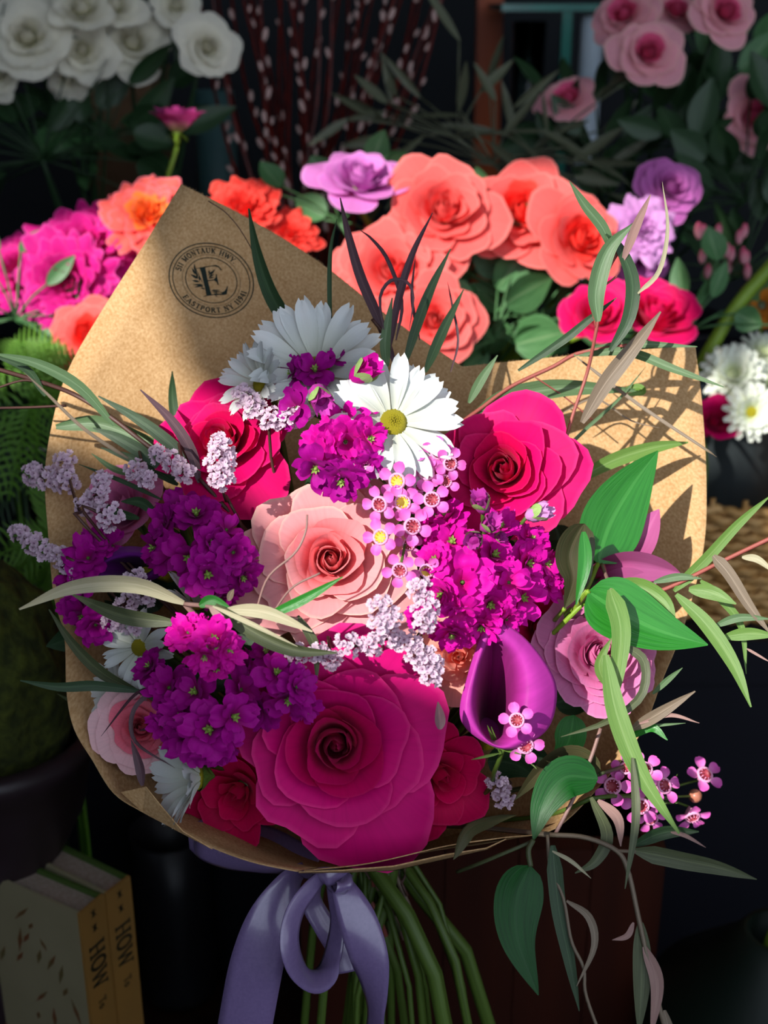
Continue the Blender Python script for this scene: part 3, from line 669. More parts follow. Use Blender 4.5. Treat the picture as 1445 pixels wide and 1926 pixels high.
# ================================================================== daisies
DP = {}
def daisy_petals(n, cup, seed, long_=1.0):
    key = (n, cup, seed)
    if key in DP: return DP[key]
    rnd = random.Random(seed); out = []
    for k in range(n):
        m = M(); a = 2 * PI * k / n + rnd.uniform(-.08, .08); lay = k % 2
        rows_seed = seed * 50 + k
        fpetal(m, a, .18, .82 * rnd.uniform(.9, 1.06), (.27 if n > 24 else .24) * rnd.uniform(.9, 1.1), cup + .12 * lay + rnd.uniform(-.1, .1), cup - .35 + .1 * lay + rnd.uniform(-.15, .2), cup=.35, ruf=.03, seed=rows_seed, peak=.62, nu=7, nv=9, notch=.06, tipw=.3, z0=.02 * lay)
        out.append(m.mesh('petal'))
    DP[key] = out; return out
def daisy(px, py, rpx, d, face, n, cup, seed, label, disc=True, roll=0, skip=()):
    root = rootm('daisy', px, py, rpx, d, face, label, 'daisy', roll=roll)
    for k, me in enumerate(daisy_petals(n, cup, seed)):
        if k not in skip: put('petal', me, PM['daisy'], root)
    m = M(); rr = .21
    m.lathe([(.001, .10), (.06, .115), (.13, .10), (.18, .06), (.21, .0), (.19, -.04)], 20)
    rnd = random.Random(seed)
    for k in range(130):
        r = rr * math.sqrt(k / 130) * .96; a = k * 2.39996
        m.ball((r * math.cos(a), r * math.sin(a), .115 * (1 - (r / rr) ** 2.2) + .005), .016, 5, 3)
    put('disc', m, M_yel, root)
    m = M(); m.lathe([(.02, -.30), (.08, -.2), (.2, -.09), (.24, -.02)], 14); put('calyx', m, LM['stem'], root)
    b = root.matrix_world @ Vector((0, 0, -.25)); m = M(); m.tube([b, b + FW * .02, *stem_pts()], .0014, 6, samples=12); put_world('stem', m, S_, root)
    return root
daisy(740, 795, 130, .498, (.12, .25, 1), 30, .22, 1, 'large white daisy with yellow centre, right of the purple blossoms')
daisy(595, 695, 134, .528, (-.05, .45, 1), 28, .5, 2, 'white daisy behind the topmost purple blossoms, petals fanned upwards', roll=.3)
daisy(490, 722, 84, .522, (-.7, .25, .8), 20, .5, 3, 'white daisy at the upper left, leaning towards the stamped flap')
daisy(655, 860, 82, .512, (-.1, -.5, 1), 18, .0, 4, 'white daisy under the large daisy, only lower petals showing')
daisy(372, 1135, 84, .500, (.1, .9, .6), 16, 1.0, 5, 'half-closed white daisy with upright petals on the left side')
daisy(262, 1218, 82, .520, (-.5, -.1, 1), 18, .3, 6, 'white daisy in shade at the left, behind the bright magenta stock')
daisy(372, 1462, 112, .498, (-.95, .05, .5), 24, .7, 7, 'white daisy turned to the lower left beside the folded paper corner')
daisy(225, 1300, 70, .535, (-.5, .3, .8), 16, .3, 8, 'white daisy almost hidden above the pale pink rose at the left edge')

# ================================================================== stock (gillyflower) spikes
BL = {}
def blossom(var):
    if var in BL: return BL[var]
    rnd = random.Random(var * 13 + 1); m = M()
    lay = [(5, 1.0, .02, .0, .95), (5, .85, .55, .25, .85), (4, .6, 1.0, .7, .6)] if var < 5 else [(4, .95, .1, -.15, 1.0), (3, .7, .8, .5, .7)]
    for n, ln, t0, t1, wd in lay:
        off = rnd.uniform(0, 6.28)
        for k in range(n):
            fpetal(m, off + 2 * PI * k / n + rnd.uniform(-.25, .25), .07, .95 * ln * rnd.uniform(.85, 1.1), wd * rnd.uniform(.8, 1.0), t0 + rnd.uniform(-.1, .3), t1 + rnd.uniform(-.3, .2), cup=rnd.uniform(-.1, .35), ruf=.13, seed=var * 40 + k + ln, peak=.68, nu=8, nv=8, notch=.10, tipw=.45)
    BL[var] = m.mesh('blossom'); return BL[var]
cm = M()
for k in range(6): fpetal(cm, k * 1.05, .01, .34, .10, 1.3 - .2 * (k % 2), .7, cup=.5, nu=4, nv=4)
cm.ball((0, 0, .1), .09, 7, 5, (1, 1, 1.6))
CM = cm.mesh('blossom_centre')
bud_ = M()
for k in range(5): fpetal(bud_, k * 1.257, .16, .95, .62, 1.75, 1.0, cup=.6, ruf=.12, seed=k, nu=6, nv=7, peak=.45, tipw=.4)
bud_.ball((0, 0, .35), .3, 8, 6, (1, 1, 1.35), bump=.25)
BUD = bud_.mesh('bud')
sep_ = M()
for k in range(4): fpetal(sep_, k * 1.57 + .3, .05, .85, .5, .9, 1.7, cup=.6, nu=5, nv=6, peak=.4)
SEP = sep_.mesh('calyx')
def stock(label, cen, fl_, buds=(), mat='stock', group=None, dd=0.0):
    """fl_: (px, py, rpx [, var or material, facing]) blossoms of one spike"""
    root = empty('stock_flower', P(cen[0], cen[1], dome(*cen[:2]) + dd + .02), None, 1.0); tag(root, label, 'stock', group)
    rnd = random.Random(int(cen[0] * 7 + cen[1])); iv = root.matrix_world.inverted()
    xs = [q[0] for q in fl_]; ys = [q[1] for q in fl_]; cx = sum(xs) / len(xs); cy = sum(ys) / len(ys); ext = max(max(xs) - min(xs), max(ys) - min(ys), 60) / 2
    pts = []
    for i, q in enumerate(fl_):
        px, py, r = q[:3]; mt = PM[q[3]] if len(q) > 3 and q[3] else PM[mat]
        off = Vector(((px - cx) / ext, (cy - py) / ext)); h = max(0, 1 - off.length_squared * .6)
        d = dome(px, py) + dd - .016 * h + rnd.uniform(-.004, .004)
        f = q[4] if len(q) > 4 else (off.x * .9 + rnd.uniform(-.35, .35), off.y * .9 + rnd.uniform(-.25, .45), 1)
        R = r * K * d * 1.12; ax = CD(*f)
        mw = Matrix.Translation(P(px, py, d) - ax * R * .3) @ ax.to_track_quat('Z', 'Y').to_matrix().to_4x4() @ Matrix.Rotation(rnd.uniform(0, 6.28), 4, 'Z') @ Matrix.Scale(R, 4)
        b = put('blossom', blossom(rnd.randrange(8)), mt, root, iv @ mw)
        if rnd.random() < .6: put('blossom_centre', CM, LM['center'], b)
        pts.append(P(px, py, d) - ax * R * .3)
    for q in buds:
        px, py, r, f = q[:4]; d = dome(px, py) + dd - .014 + (q[5] if len(q) > 5 else 0); R = r * K * d; ax = CD(*f)
        mw = Matrix.Translation(P(px, py, d) - ax * R * .5) @ ax.to_track_quat('Z', 'Y').to_matrix().to_4x4() @ Matrix.Rotation(rnd.uniform(0, 6.28), 4, 'Z') @ Matrix.Scale(R, 4)
        b = put('bud', BUD, PM[q[4]] if len(q) > 4 else PM['stockb'], root, iv @ mw); put('calyx', SEP, LM['bud'], b)
        pts.append(P(px, py, d) - ax * R * .5)
    base = P(cx, cy, dome(cx, cy) + dd + .035); m = M()
    m.tube([base - FW * .02, base, *stem_cut()], .0022, 6, samples=14)
    for p in pts: m.tube([base, base.lerp(p, .6) + FW * .002, p], .0008, 5, samples=6)
    put_world('stem', m, S_, root)
    return root
stock('purple stock spike crowning the bouquet in front of the white daisies', (620,760),
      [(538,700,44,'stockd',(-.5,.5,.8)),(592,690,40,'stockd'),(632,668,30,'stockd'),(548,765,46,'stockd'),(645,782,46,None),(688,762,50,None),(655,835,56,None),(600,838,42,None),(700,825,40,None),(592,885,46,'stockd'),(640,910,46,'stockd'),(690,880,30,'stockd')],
      [(602,748,64,(.3,-.6,.7),'stockb',-.016),(686,698,66,(.7,.4,.6),'stock',-.016)], dd=-.008)
stock('bright magenta stock spike filling the right middle of the bouquet', (900,1080),
      [(838,965,40),(815,925,30),(850,1015,46),(815,1050,36),(872,1095,62),(935,1040,46),(962,1095,42),(1000,1060,44),(988,1125,48),(925,1140,46),(866,1158,42),(826,1120,42),(850,1200,40),(1035,1060,40),(1005,1010,36),(905,1185,38),(945,985,36),(790,1000,30),(1040,1100,32),(960,1170,36),(785,1160,30)],
      [(905,945,52,(-.2,.6,.7),'stockb',-.010),(922,985,50,(.3,.3,.8),'stockb',-.010),(893,1014,50,(-.3,-.2,.9),'stockb',-.010),(940,1010,30,(.5,0,.8)),(1014,964,52,(.85,.35,.45),'lilac2',-.012)], dd=.0)
stock('vivid pink stock tip catching the sun left of centre', (380,1205),
      [(350,1185,36),(402,1200,44),(385,1240,36),(330,1195,30),(435,1225,36),(408,1262,34),(370,1165,26)], [(400,1215,34,(.1,.6,.8),'stock')], dd=-.020)
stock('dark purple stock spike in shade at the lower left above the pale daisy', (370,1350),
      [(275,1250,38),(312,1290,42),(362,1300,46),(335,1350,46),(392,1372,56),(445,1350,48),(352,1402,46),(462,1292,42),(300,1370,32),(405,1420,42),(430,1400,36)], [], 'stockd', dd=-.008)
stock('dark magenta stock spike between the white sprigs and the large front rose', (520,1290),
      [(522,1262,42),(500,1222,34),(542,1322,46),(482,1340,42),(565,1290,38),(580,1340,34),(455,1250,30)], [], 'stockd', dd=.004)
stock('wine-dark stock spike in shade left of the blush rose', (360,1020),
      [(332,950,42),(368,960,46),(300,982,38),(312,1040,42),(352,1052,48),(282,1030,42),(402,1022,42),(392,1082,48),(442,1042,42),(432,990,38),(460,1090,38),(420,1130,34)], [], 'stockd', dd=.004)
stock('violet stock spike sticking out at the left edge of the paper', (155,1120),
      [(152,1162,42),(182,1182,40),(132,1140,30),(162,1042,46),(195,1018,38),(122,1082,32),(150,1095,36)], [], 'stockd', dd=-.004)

# ================================================================== waxflower
WF = M()
for k in range(5): fpetal(WF, k * 1.2566, .34, .62, .60, .25, -.05, cup=.4, nu=7, nv=7, peak=.52, tipw=.35, ruf=.03, seed=k)
WFM = WF.mesh('waxflower_bloom')
CU = M(); CU.lathe([(.01, -.02), (.12, -.03), (.24, .03), (.30, .12)], 16); CUP = CU.mesh('cup')
RI = M(); RI.lathe([(.30, .10), (.36, .16), (.42, .12), (.42, -.05), (.30, -.28), (.12, -.5), (.05, -.62)], 16)
for k in range(10):
    a = k * .628; RI.tube([(.34 * math.cos(a), .34 * math.sin(a), .12), (.27 * math.cos(a), .27 * math.sin(a), .24)], .016, 4); RI.ball((.25 * math.cos(a), .25 * math.sin(a), .25), .035, 5, 4)
RIM_ = RI.mesh('rim')
CU.tube([(0, 0, 0), (0, 0, .28)], .03, 5)
def waxbranch(label, node, fls, group=None, buds=(), dd=-.012, st=None):
    root = empty('waxflower', P(node[0], node[1], dome(*node[:2]) + dd + .015), None, 1.0); tag(root, label, 'waxflower', group)
    rnd = random.Random(int(node[0])); iv = root.matrix_world.inverted(); m = M(); nd = root.matrix_world.translation
    for q in fls:
        px, py, r, kind = q[:4]; d = dome(px, py) + dd + rnd.uniform(-.005, .003) + (q[5] if len(q) > 5 else 0)
        f = q[4] if len(q) > 4 and q[4] else (rnd.uniform(-.35, .35) + (px - node[0]) / 400, rnd.uniform(-.3, .3) + (node[1] - py) / 400, 1)
        R = r * K * d; ax = CD(*f)
        mw = Matrix.Translation(P(px, py, d)) @ ax.to_track_quat('Z', 'Y').to_matrix().to_4x4() @ Matrix.Rotation(rnd.uniform(0, 6.28), 4, 'Z') @ Matrix.Scale(R, 4)
        b = put('bloom', WFM, PM['wax'], root, iv @ mw); put('cup', CUP, M_cupyel if kind == 'y' else M_cupred, b); put('rim', RIM_, M_rim, b)
        e = P(px, py, d) - ax * R * .6; m.tube([nd, nd.lerp(e, .5) + FW * .004, e], .0006, 5, samples=6)
    for px, py, r in buds:
        d = dome(px, py) + dd; mm = M(); mm.ball(P(px, py, d), r * K * d, 10, 8); put_world('bud', mm, M_bud, root); m.tube([nd, P(px, py, d)], .0006, 5)
    m.tube([nd] + (st or [nd + FW * .03, *stem_cut()]), .001, 5, samples=12)
    for k in range(6):
        t = rnd.uniform(0, 1); a = nd + CD(rnd.uniform(-1, 1), rnd.uniform(-1, 1), .3) * .004
        leaf_strip(m, [a, a + CD(rnd.uniform(-1, 1), rnd.uniform(-1, 1), .3) * .012], .0012, n=5)
    put_world('stem', m, LM['stem'], root); return root
waxbranch('cluster of small pink waxflowers in the middle, above and right of the blush rose', (775,960),
    [(748,905,40,'y'),(715,948,38,'r'),(757,946,38,'y'),(812,940,38,'r'),(802,890,38,'r'),(775,990,40,'r'),(717,1010,38,'y'),(768,862,36,'r'),(822,852,34,'r'),(846,872,34,'r'),(838,905,30,'r'),(752,1072,36,'r'),(803,1073,34,'y'),(768,1025,30,'r',None,.008),(688,870,28,'r'),(810,830,28,'r'),(790,915,30,'r',None,.01)])
waxbranch('pair of pink waxflowers in front of the purple calla lily', (950,1400), [(972,1355,36,'r',(-.1,.3,1)),(988,1402,38,'r',(.1,-.1,1))], dd=-.024, st=[P(930,1450,.50), P(900,1500,.53), *stem_cut()])
WB = 'waxflower sprays'
waxbranch('spray of pink waxflowers hanging out at the lower right of the paper', (1235,1500),
    [(1153,1478,40,'r',(-.3,.1,1)),(1205,1515,40,'r',(-.1,-.2,1)),(1212,1448,38,'r',(0,.6,.8)),(1248,1478,38,'r',(.4,.3,.8)),(1178,1445,30,'r',(-.3,.5,.8)),(1325,1458,38,'r',(.2,.5,.7)),(1302,1535,36,'r',(.1,-.6,.7)),(1225,1540,32,'r',(.2,-.5,.9))],
    buds=[(1308,1497,13)], dd=-.028, st=[P(1120,1500,.515), P(1000,1540,.54), *stem_cut()])

# ================================================================== statice
ST = []
for var in range(3):
    m = M(); rnd = random.Random(var)
    for k in range(5): fpetal(m, k * 1.257 + rnd.uniform(-.2, .2), .12, .95, .95, .75, .15 + rnd.uniform(-.3, .3), cup=.3, ruf=.16, seed=var * 9 + k, peak=.75, nu=5, nv=5, tipw=.6)
    m.lathe([(.05, -.9), (.16, -.3), (.2, .05), (.02, .02)], 6, mi=1)
    ST.append(m.mesh('floret', 2))
def statice(label, discs, group=None, st=None, dd=-.016, dens=1.0):
    a = discs[0]; root = empty('statice_sprig', P(a[0], a[1], dome(*a[:2]) + dd + .01), None, 1.0); tag(root, label, 'statice', group)
    iv = root.matrix_world.inverted(); rnd = random.Random(int(a[0] * 3 + a[1])); sm_ = M(); pp = []
    for px, py, r in discs:
        d = dome(px, py) + dd; n = int(dens * (3 + r * .5)); pp.append(P(px, py, d + .004))
        for k in range(n):
            t = math.sqrt((k + .5) / n); an = k * 2.4 + rnd.uniform(-.3, .3); ox, oy = t * math.cos(an), t * math.sin(an)
            R = rnd.uniform(7.5, 10) * K * d; ax = CD(ox + rnd.uniform(-.3, .3), oy + rnd.uniform(-.3, .5), .7)
            c = P(px + ox * r, py - oy * r, d - .003 * (1 - t * t))
            put('floret', ST[rnd.randrange(3)], [PM['limo'], M_ltc], root, iv @ (Matrix.Translation(c) @ ax.to_track_quat('Z', 'Y').to_matrix().to_4x4() @ Matrix.Rotation(rnd.uniform(0, 6), 4, 'Z') @ Matrix.Scale(R, 4)))
    if len(pp) > 1: sm_.tube(pp, .0007, 5, samples=12)
    e = [P(*q) for q in st] if st else [pp[-1] + FW * .03]
    sm_.tube([pp[-1]] + e + stem_cut(), .0007, 5, samples=16); put_world('stem', sm_, LM['brown'], root)
statice('lilac statice sprig farthest to the upper left, outside the paper edge', [(60,892,18),(92,900,24),(122,905,24),(122,868,18)], st=[(150,960,.53),(200,1030,.53)])
statice('lilac statice sprig standing right of the outermost one at the left paper edge', [(190,902,14),(185,928,20),(163,948,20),(205,970,26)], st=[(195,1010,.53)])
statice('long curved lilac statice sprig pointing left out of the paper edge', [(35,1003,14),(60,1022,18),(86,1036,18),(112,1050,18),(128,1062,14),(142,1080,14)], st=[(180,1090,.53)])
statice('short statice sprig behind the dark blades at the left', [(255,885,18),(275,900,16)], dd=-.01)
statice('lilac statice sprig lying across the base of the dark blades', [(298,855,16),(325,870,18),(347,888,16)])
statice('upright lilac statice spike in front of the upper left pink rose', [(415,838,20),(415,866,26),(416,898,22)], st=[(425,940,.51),(460,1000,.52)], dd=-.03, dens=1.2)
statice('lilac statice sprig under the white daisy at the upper left', [(455,745,18),(478,765,20),(510,787,20),(545,785,18),(568,778,14)], st=[(510,860,.53)], dd=-.014)
statice('lilac statice sprig above the lit purple stock on the left side', [(255,1090,18),(275,1118,20),(240,1132,20),(215,1168,20),(248,1172,20)], dd=-.006)
statice('white-lilac statice sprig on the lower edge of the blush rose', [(715,1142,22),(735,1165,20),(714,1178,18)], dd=-.022, st=[(720,1220,.50)])
statice('white-lilac statice spike below the waxflower cluster', [(790,1108,20),(800,1140,26),(800,1168,20)], dd=-.024, st=[(780,1230,.50)])
statice('broad lilac statice sprig above the large front rose', [(655,1215,24),(700,1212,20),(738,1198,20),(765,1208,20),(785,1225,22),(806,1245,26),(812,1268,20)], dd=-.010)
statice('shaded statice sprig between the dark stock and the blush rose', [(560,1235,20),(598,1228,18),(622,1240,16)], dd=-.002)
statice('small mauve statice sprig at the lower right of the front rose', [(935,1475,18),(948,1500,18)], dd=.006)
# ================================================================== greenery in the bouquet
def branch(name, label, cat, origin, leaves, stems, smat='red', group=None, down=True):
    """leaves: (points [(px,py)...], width px, material, d0, d1, {options}); stems: (points [(px,py,d)...], radius mm)"""
    o = P(*origin); root = empty(name, o, None, 1.0); tag(root, label, cat, group)
    for L_ in leaves:
        pts, w, mt, d0, d1 = L_[:5]; op = dict(L_[5]) if len(L_) > 5 else {}
        n = len(pts); bulge = op.pop('bulge', 0)
        q = [P(px, py, lerp(d0, d1, i / (n - 1)) - bulge * math.sin(PI * i / (n - 1))) for i, (px, py) in enumerate(pts)]
        m = M(); leaf_strip(m, q, w * K * (d0 + d1) / 2, n=22 if w > 40 else 16, nu=9 if w > 40 else 5, **op)
        put_world('leaf', m, LM[mt], root)
    m = M()
    for pts, r in stems: m.tube([P(*p) for p in pts], r * .001, 6, samples=max(10, len(pts) * 4))
    if down: m.tube([o, o.lerp(TIE, .5) + FW * .01, *stem_cut()], .0011, 6, samples=14)
    put_world('stem', m, LM[smat], root); return root
BL_ = dict(prof='blade')
branch('willow_branch', 'single dark green blade rising beside the round stamp', 'greenery', (600, 665, .535),
   [([(598,662),(548,612),(510,555),(484,478),(468,392)], 30, 'willowd', .535, .555, dict(roll=.2))],
   [([(600,665,.535),(555,625,.54),(508,608,.548)], .9), ([(545,615,.545),(470,462,.575),(430,405,.58),(392,378,.58)], .25)], 'brown')
branch('willow_branch', 'tuft of thin dark purple and green blades standing at the top centre', 'greenery', (745, 690, .545),
   [([(745,690),(712,600),(678,520),(655,440),(640,372)], 20, 'purple', .54, .55), ([(625,650),(620,560),(622,470),(634,412)], 9, 'willowd', .53, .545),
    ([(735,650),(748,570),(775,480),(814,400)], 15, 'purple', .54, .55), ([(760,690),(785,610),(812,540),(848,468)], 20, 'willowd', .54, .55),
    ([(745,640),(756,570),(730,490),(700,450),(676,432)], 8, 'purple', .542, .55), ([(800,700),(830,630),(872,545)], 20, 'willowd', .545, .555),
    ([(728,690),(725,640),(738,560)], 20, 'willow', .53, .535), ([(722,620),(715,560),(735,528),(765,530),(778,560),(770,620)], 7, 'purple', .53, .535),
    ([(848,700),(862,640),(850,570),(842,530)], 5, 'purple', .55, .56), ([(790,640),(775,560),(782,480)], 6, 'purple', .545, .55), ([(340,860),(326,760),(324,698)], 18, 'willowd', .56, .575)],
   [([(745,690,.545),(730,640,.54),(700,600,.54)], .8)], 'brown')
branch('willow_branch', 'tall twisting willow blades above the right paper flap', 'greenery', (1050, 880, .535),
   [([(1155,480),(1135,430),(1100,385),(1072,342)], 22, 'willow', .525, .515), ([(1125,605),(1122,545),(1145,470),(1192,420)], 34, 'willow', .525, .52, dict(fold=.5)),
    ([(1148,660),(1182,600),(1190,530),(1168,470),(1140,440)], 28, 'willowd', .53, .522), ([(1172,490),(1195,430),(1224,366)], 18, 'pinkl', .525, .515),
    ([(1200,552),(1240,510),(1256,430),(1246,342)], 9, 'pale', .525, .51, BL_), ([(975,697),(1060,640),(1110,600),(1160,560)], 16, 'willowd', .54, .53),
    ([(1095,795),(1140,720),(1195,650),(1243,586)], 32, 'taupe', .545, .53)],
   [([(1050,878,.54),(1078,780,.542),(1105,700,.542),(1122,620,.535),(1140,520,.53),(1165,470,.525)], .8), ([(1122,620,.535),(1115,560,.53),(1160,520,.527)], .5)], 'red')
branch('willow_branch', 'willow sprig with long grey-green leaves lying over the right paper flap', 'greenery', (860, 800, 0.554),
   [([(1080,668),(1180,648),(1312,652)], 16, 'willow', 0.559, 0.549), ([(1090,668),(1180,662),(1270,695),(1362,728)], 18, 'willow', 0.559, .525),
    ([(895,778),(960,748),(1060,730),(1205,735)], 40, 'willow', 0.562, 0.569, dict(fold=.4)), ([(902,768),(975,788),(1048,787)], 16, 'willow', 0.562, 0.564),
    ([(882,758),(905,715),(936,668)], 18, 'willow', 0.559, 0.554), ([(1085,672),(1200,760),(1320,840),(1349,860)], 7, 'taupe', 0.559, .525, BL_), ([(1060,775),(1120,750),(1185,790),(1245,806)], 4, 'taupe', 0.569, 0.569, BL_),
    ([(1070,912),(1150,868),(1230,842),(1295,832)], 28, 'willowl', 0.564, 0.569, dict(fold=.4)), ([(1170,734),(1200,728),(1208,738),(1170,744)], 14, 'willowl', 0.572, .56), ([(1060,848),(1110,800),(1165,750),(1215,690)], 7, 'willow', 0.564, 0.569, BL_)],
   [([(860,800,0.559),(905,768,0.562),(960,728,0.564),(1040,690,0.564),(1090,664,0.559),(1180,650,0.554)], .9), ([(1000,705,0.564),(1060,745,0.567),(1115,790,0.570)], .35)], 'red')
R_ = dict(prof='ovate', fold=.12)
branch('ruscus_sprig', 'glossy broad green leaf standing upright against the right paper flap, casting a pointed shadow', 'greenery', (1125, 1062, .535),
   [([(1125,1060),(1150,985),(1190,915),(1238,848)], 128, 'ruscus', .535, .545, dict(prof='ovate', fold=.15, roll=-.25))],
   [([(1125,1060,.535),(1108,1100,.53),(1085,1140,.53)], 1.0)], 'stemb')
branch('ruscus_sprig', 'glossy broad green leaf lying over the lavender pink rose', 'greenery', (1107, 1125, .510),
   [([(1107,1112),(1160,1145),(1240,1185),(1332,1213)], 118, 'ruscus', .500, .495, dict(prof='ovate', fold=.2, roll=.2))],
   [([(1107,1112,.500),(1085,1140,.515),(1060,1170,.53)], 1.0)], 'stemb')
branch('ruscus_sprig', 'broad leaf with one lit edge, between the magenta stock and the upright green leaf', 'greenery', (1075, 1145, .525),
   [([(1100,985),(1078,1040),(1082,1090),(1062,1145)], 92, 'ruscusb', .512, .512, dict(prof='ovate', fold=.3, roll=.5)), ([(1098,1000),(1100,1060),(1084,1138)], 26, 'ruscus', .507, .507)],  # narrow bright green strip stands in for the lit edge
   [([(1062,1145,.512),(1040,1170,.53)], .9)], 'stemb')
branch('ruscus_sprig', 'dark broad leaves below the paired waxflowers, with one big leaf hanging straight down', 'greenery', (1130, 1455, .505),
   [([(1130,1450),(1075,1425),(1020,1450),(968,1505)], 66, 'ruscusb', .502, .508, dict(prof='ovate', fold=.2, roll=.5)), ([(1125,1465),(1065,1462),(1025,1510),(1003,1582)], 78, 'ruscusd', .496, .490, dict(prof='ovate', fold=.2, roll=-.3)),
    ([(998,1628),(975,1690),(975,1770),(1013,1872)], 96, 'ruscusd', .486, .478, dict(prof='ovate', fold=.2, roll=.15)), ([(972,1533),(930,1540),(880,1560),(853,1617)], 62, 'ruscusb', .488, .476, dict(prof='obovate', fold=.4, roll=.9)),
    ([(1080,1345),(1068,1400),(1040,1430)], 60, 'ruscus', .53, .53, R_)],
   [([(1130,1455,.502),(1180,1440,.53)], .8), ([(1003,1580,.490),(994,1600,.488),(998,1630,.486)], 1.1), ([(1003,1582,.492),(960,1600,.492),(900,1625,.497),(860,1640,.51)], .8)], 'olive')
branch('willow_branch', 'willow branch with bright green leaves reaching to the right edge of the picture', 'greenery', (1195, 1130, .52),
   [([(1268,1112),(1330,1050),(1390,985),(1452,930)], 22, 'willowl', .515, .50, dict(prof='blade')), ([(1342,1045),(1372,1080),(1410,1140),(1452,1195)], 24, 'taupe', .505, .50, dict(prof='blade')),
    ([(1396,1048),(1425,1052),(1458,1078)], 14, 'pale', .50, .495), ([(1150,1098),(1205,1105),(1250,1135),(1270,1180)], 36, 'willowl', .51, .50, dict(fold=.5)),
    ([(1296,1108),(1340,1115),(1385,1136)], 28, 'willowl', .508, .50), ([(1318,1092),(1360,1130),(1395,1180),(1404,1268)], 17, 'willowl', .51, .505, dict(prof='blade')),
    ([(1272,1118),(1330,1175),(1380,1250),(1413,1330)], 30, 'willowl', .505, .49), ([(1344,1178),(1390,1162),(1450,1164)], 16, 'willow', .505, .50),
    ([(1362,1198),(1410,1192),(1460,1196)], 24, 'willowl', .505, .50), ([(1405,1220),(1450,1246)], 5, 'pinkl', .50, .495, BL_), ([(1230,1095),(1275,1085),(1320,1088)], 15, 'willow', .515, .51)],
   [([(1195,1130,.52),(1270,1100,.515),(1340,1065,.508),(1400,1036,.503),(1455,1010,.50)], .9), ([(1195,1130,.52),(1150,1100,.53),(1135,1062,.535)], .7)], 'red')
branch('willow_branch', 'long light green hanging blades crossing the lavender pink rose', 'greenery', (1150, 1110, .515),
   [([(1148,1108),(1168,1180),(1162,1260),(1150,1340)], 38, 'willowl', .490, .488, dict(prof='blade')), ([(1140,1232),(1160,1340),(1205,1455),(1278,1568)], 40, 'willowl', .486, .475, dict(prof='lance')),
    ([(1172,1212),(1212,1245),(1205,1310),(1140,1358),(1055,1386)], 18, 'olive', .492, .485, dict(prof='blade')), ([(1140,1290),(1128,1250),(1150,1200)], 20, 'willowl', .494, .494),
    ([(1188,1372),(1235,1345),(1308,1300)], 24, 'taupe', .492, .482), ([(1200,1362),(1260,1345),(1316,1360)], 8, 'pinkl', .49, .482), ([(1228,1305),(1255,1280),(1284,1256)], 12, 'willow', .50, .495),
    ([(1185,1388),(1225,1368),(1256,1392)], 17, 'ruscus', .495, .488), ([(1190,1368),(1240,1364),(1290,1360)], 6, 'willow', .495, .49), ([(1190,1425),(1196,1540),(1176,1672)], 17, 'olive', .478, .47)],
   [([(1150,1110,.50),(1145,1095,.51),(1132,1062,.53)], .8), ([(1130,1370,.50),(1110,1430,.498),(1075,1510,.497),(1045,1568,.495)], .8)], 'pinkl')
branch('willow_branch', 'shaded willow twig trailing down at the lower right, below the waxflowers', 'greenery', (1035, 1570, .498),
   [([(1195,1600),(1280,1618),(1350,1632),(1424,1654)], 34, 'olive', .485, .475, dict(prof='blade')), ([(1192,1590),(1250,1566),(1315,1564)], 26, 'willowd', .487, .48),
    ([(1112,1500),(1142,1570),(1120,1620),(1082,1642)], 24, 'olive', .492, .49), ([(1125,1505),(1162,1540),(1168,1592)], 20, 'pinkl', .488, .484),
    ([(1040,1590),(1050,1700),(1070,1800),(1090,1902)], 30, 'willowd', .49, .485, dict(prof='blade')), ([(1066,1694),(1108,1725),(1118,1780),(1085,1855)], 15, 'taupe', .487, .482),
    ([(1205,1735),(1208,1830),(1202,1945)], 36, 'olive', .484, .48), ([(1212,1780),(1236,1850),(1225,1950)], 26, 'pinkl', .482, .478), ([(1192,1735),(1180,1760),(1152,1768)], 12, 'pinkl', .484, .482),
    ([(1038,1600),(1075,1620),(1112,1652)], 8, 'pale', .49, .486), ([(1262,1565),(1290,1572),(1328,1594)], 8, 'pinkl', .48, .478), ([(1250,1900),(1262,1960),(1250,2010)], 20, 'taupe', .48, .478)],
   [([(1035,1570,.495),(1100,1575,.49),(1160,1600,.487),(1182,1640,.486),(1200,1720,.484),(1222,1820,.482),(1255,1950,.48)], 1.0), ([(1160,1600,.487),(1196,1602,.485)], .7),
    ([(1030,1570,.495),(1035,1630,.492),(1060,1690,.488),(1075,1770,.486),(1098,1820,.484),(1102,1870,.483),(1130,1950,.482)], .7)], 'taupe')
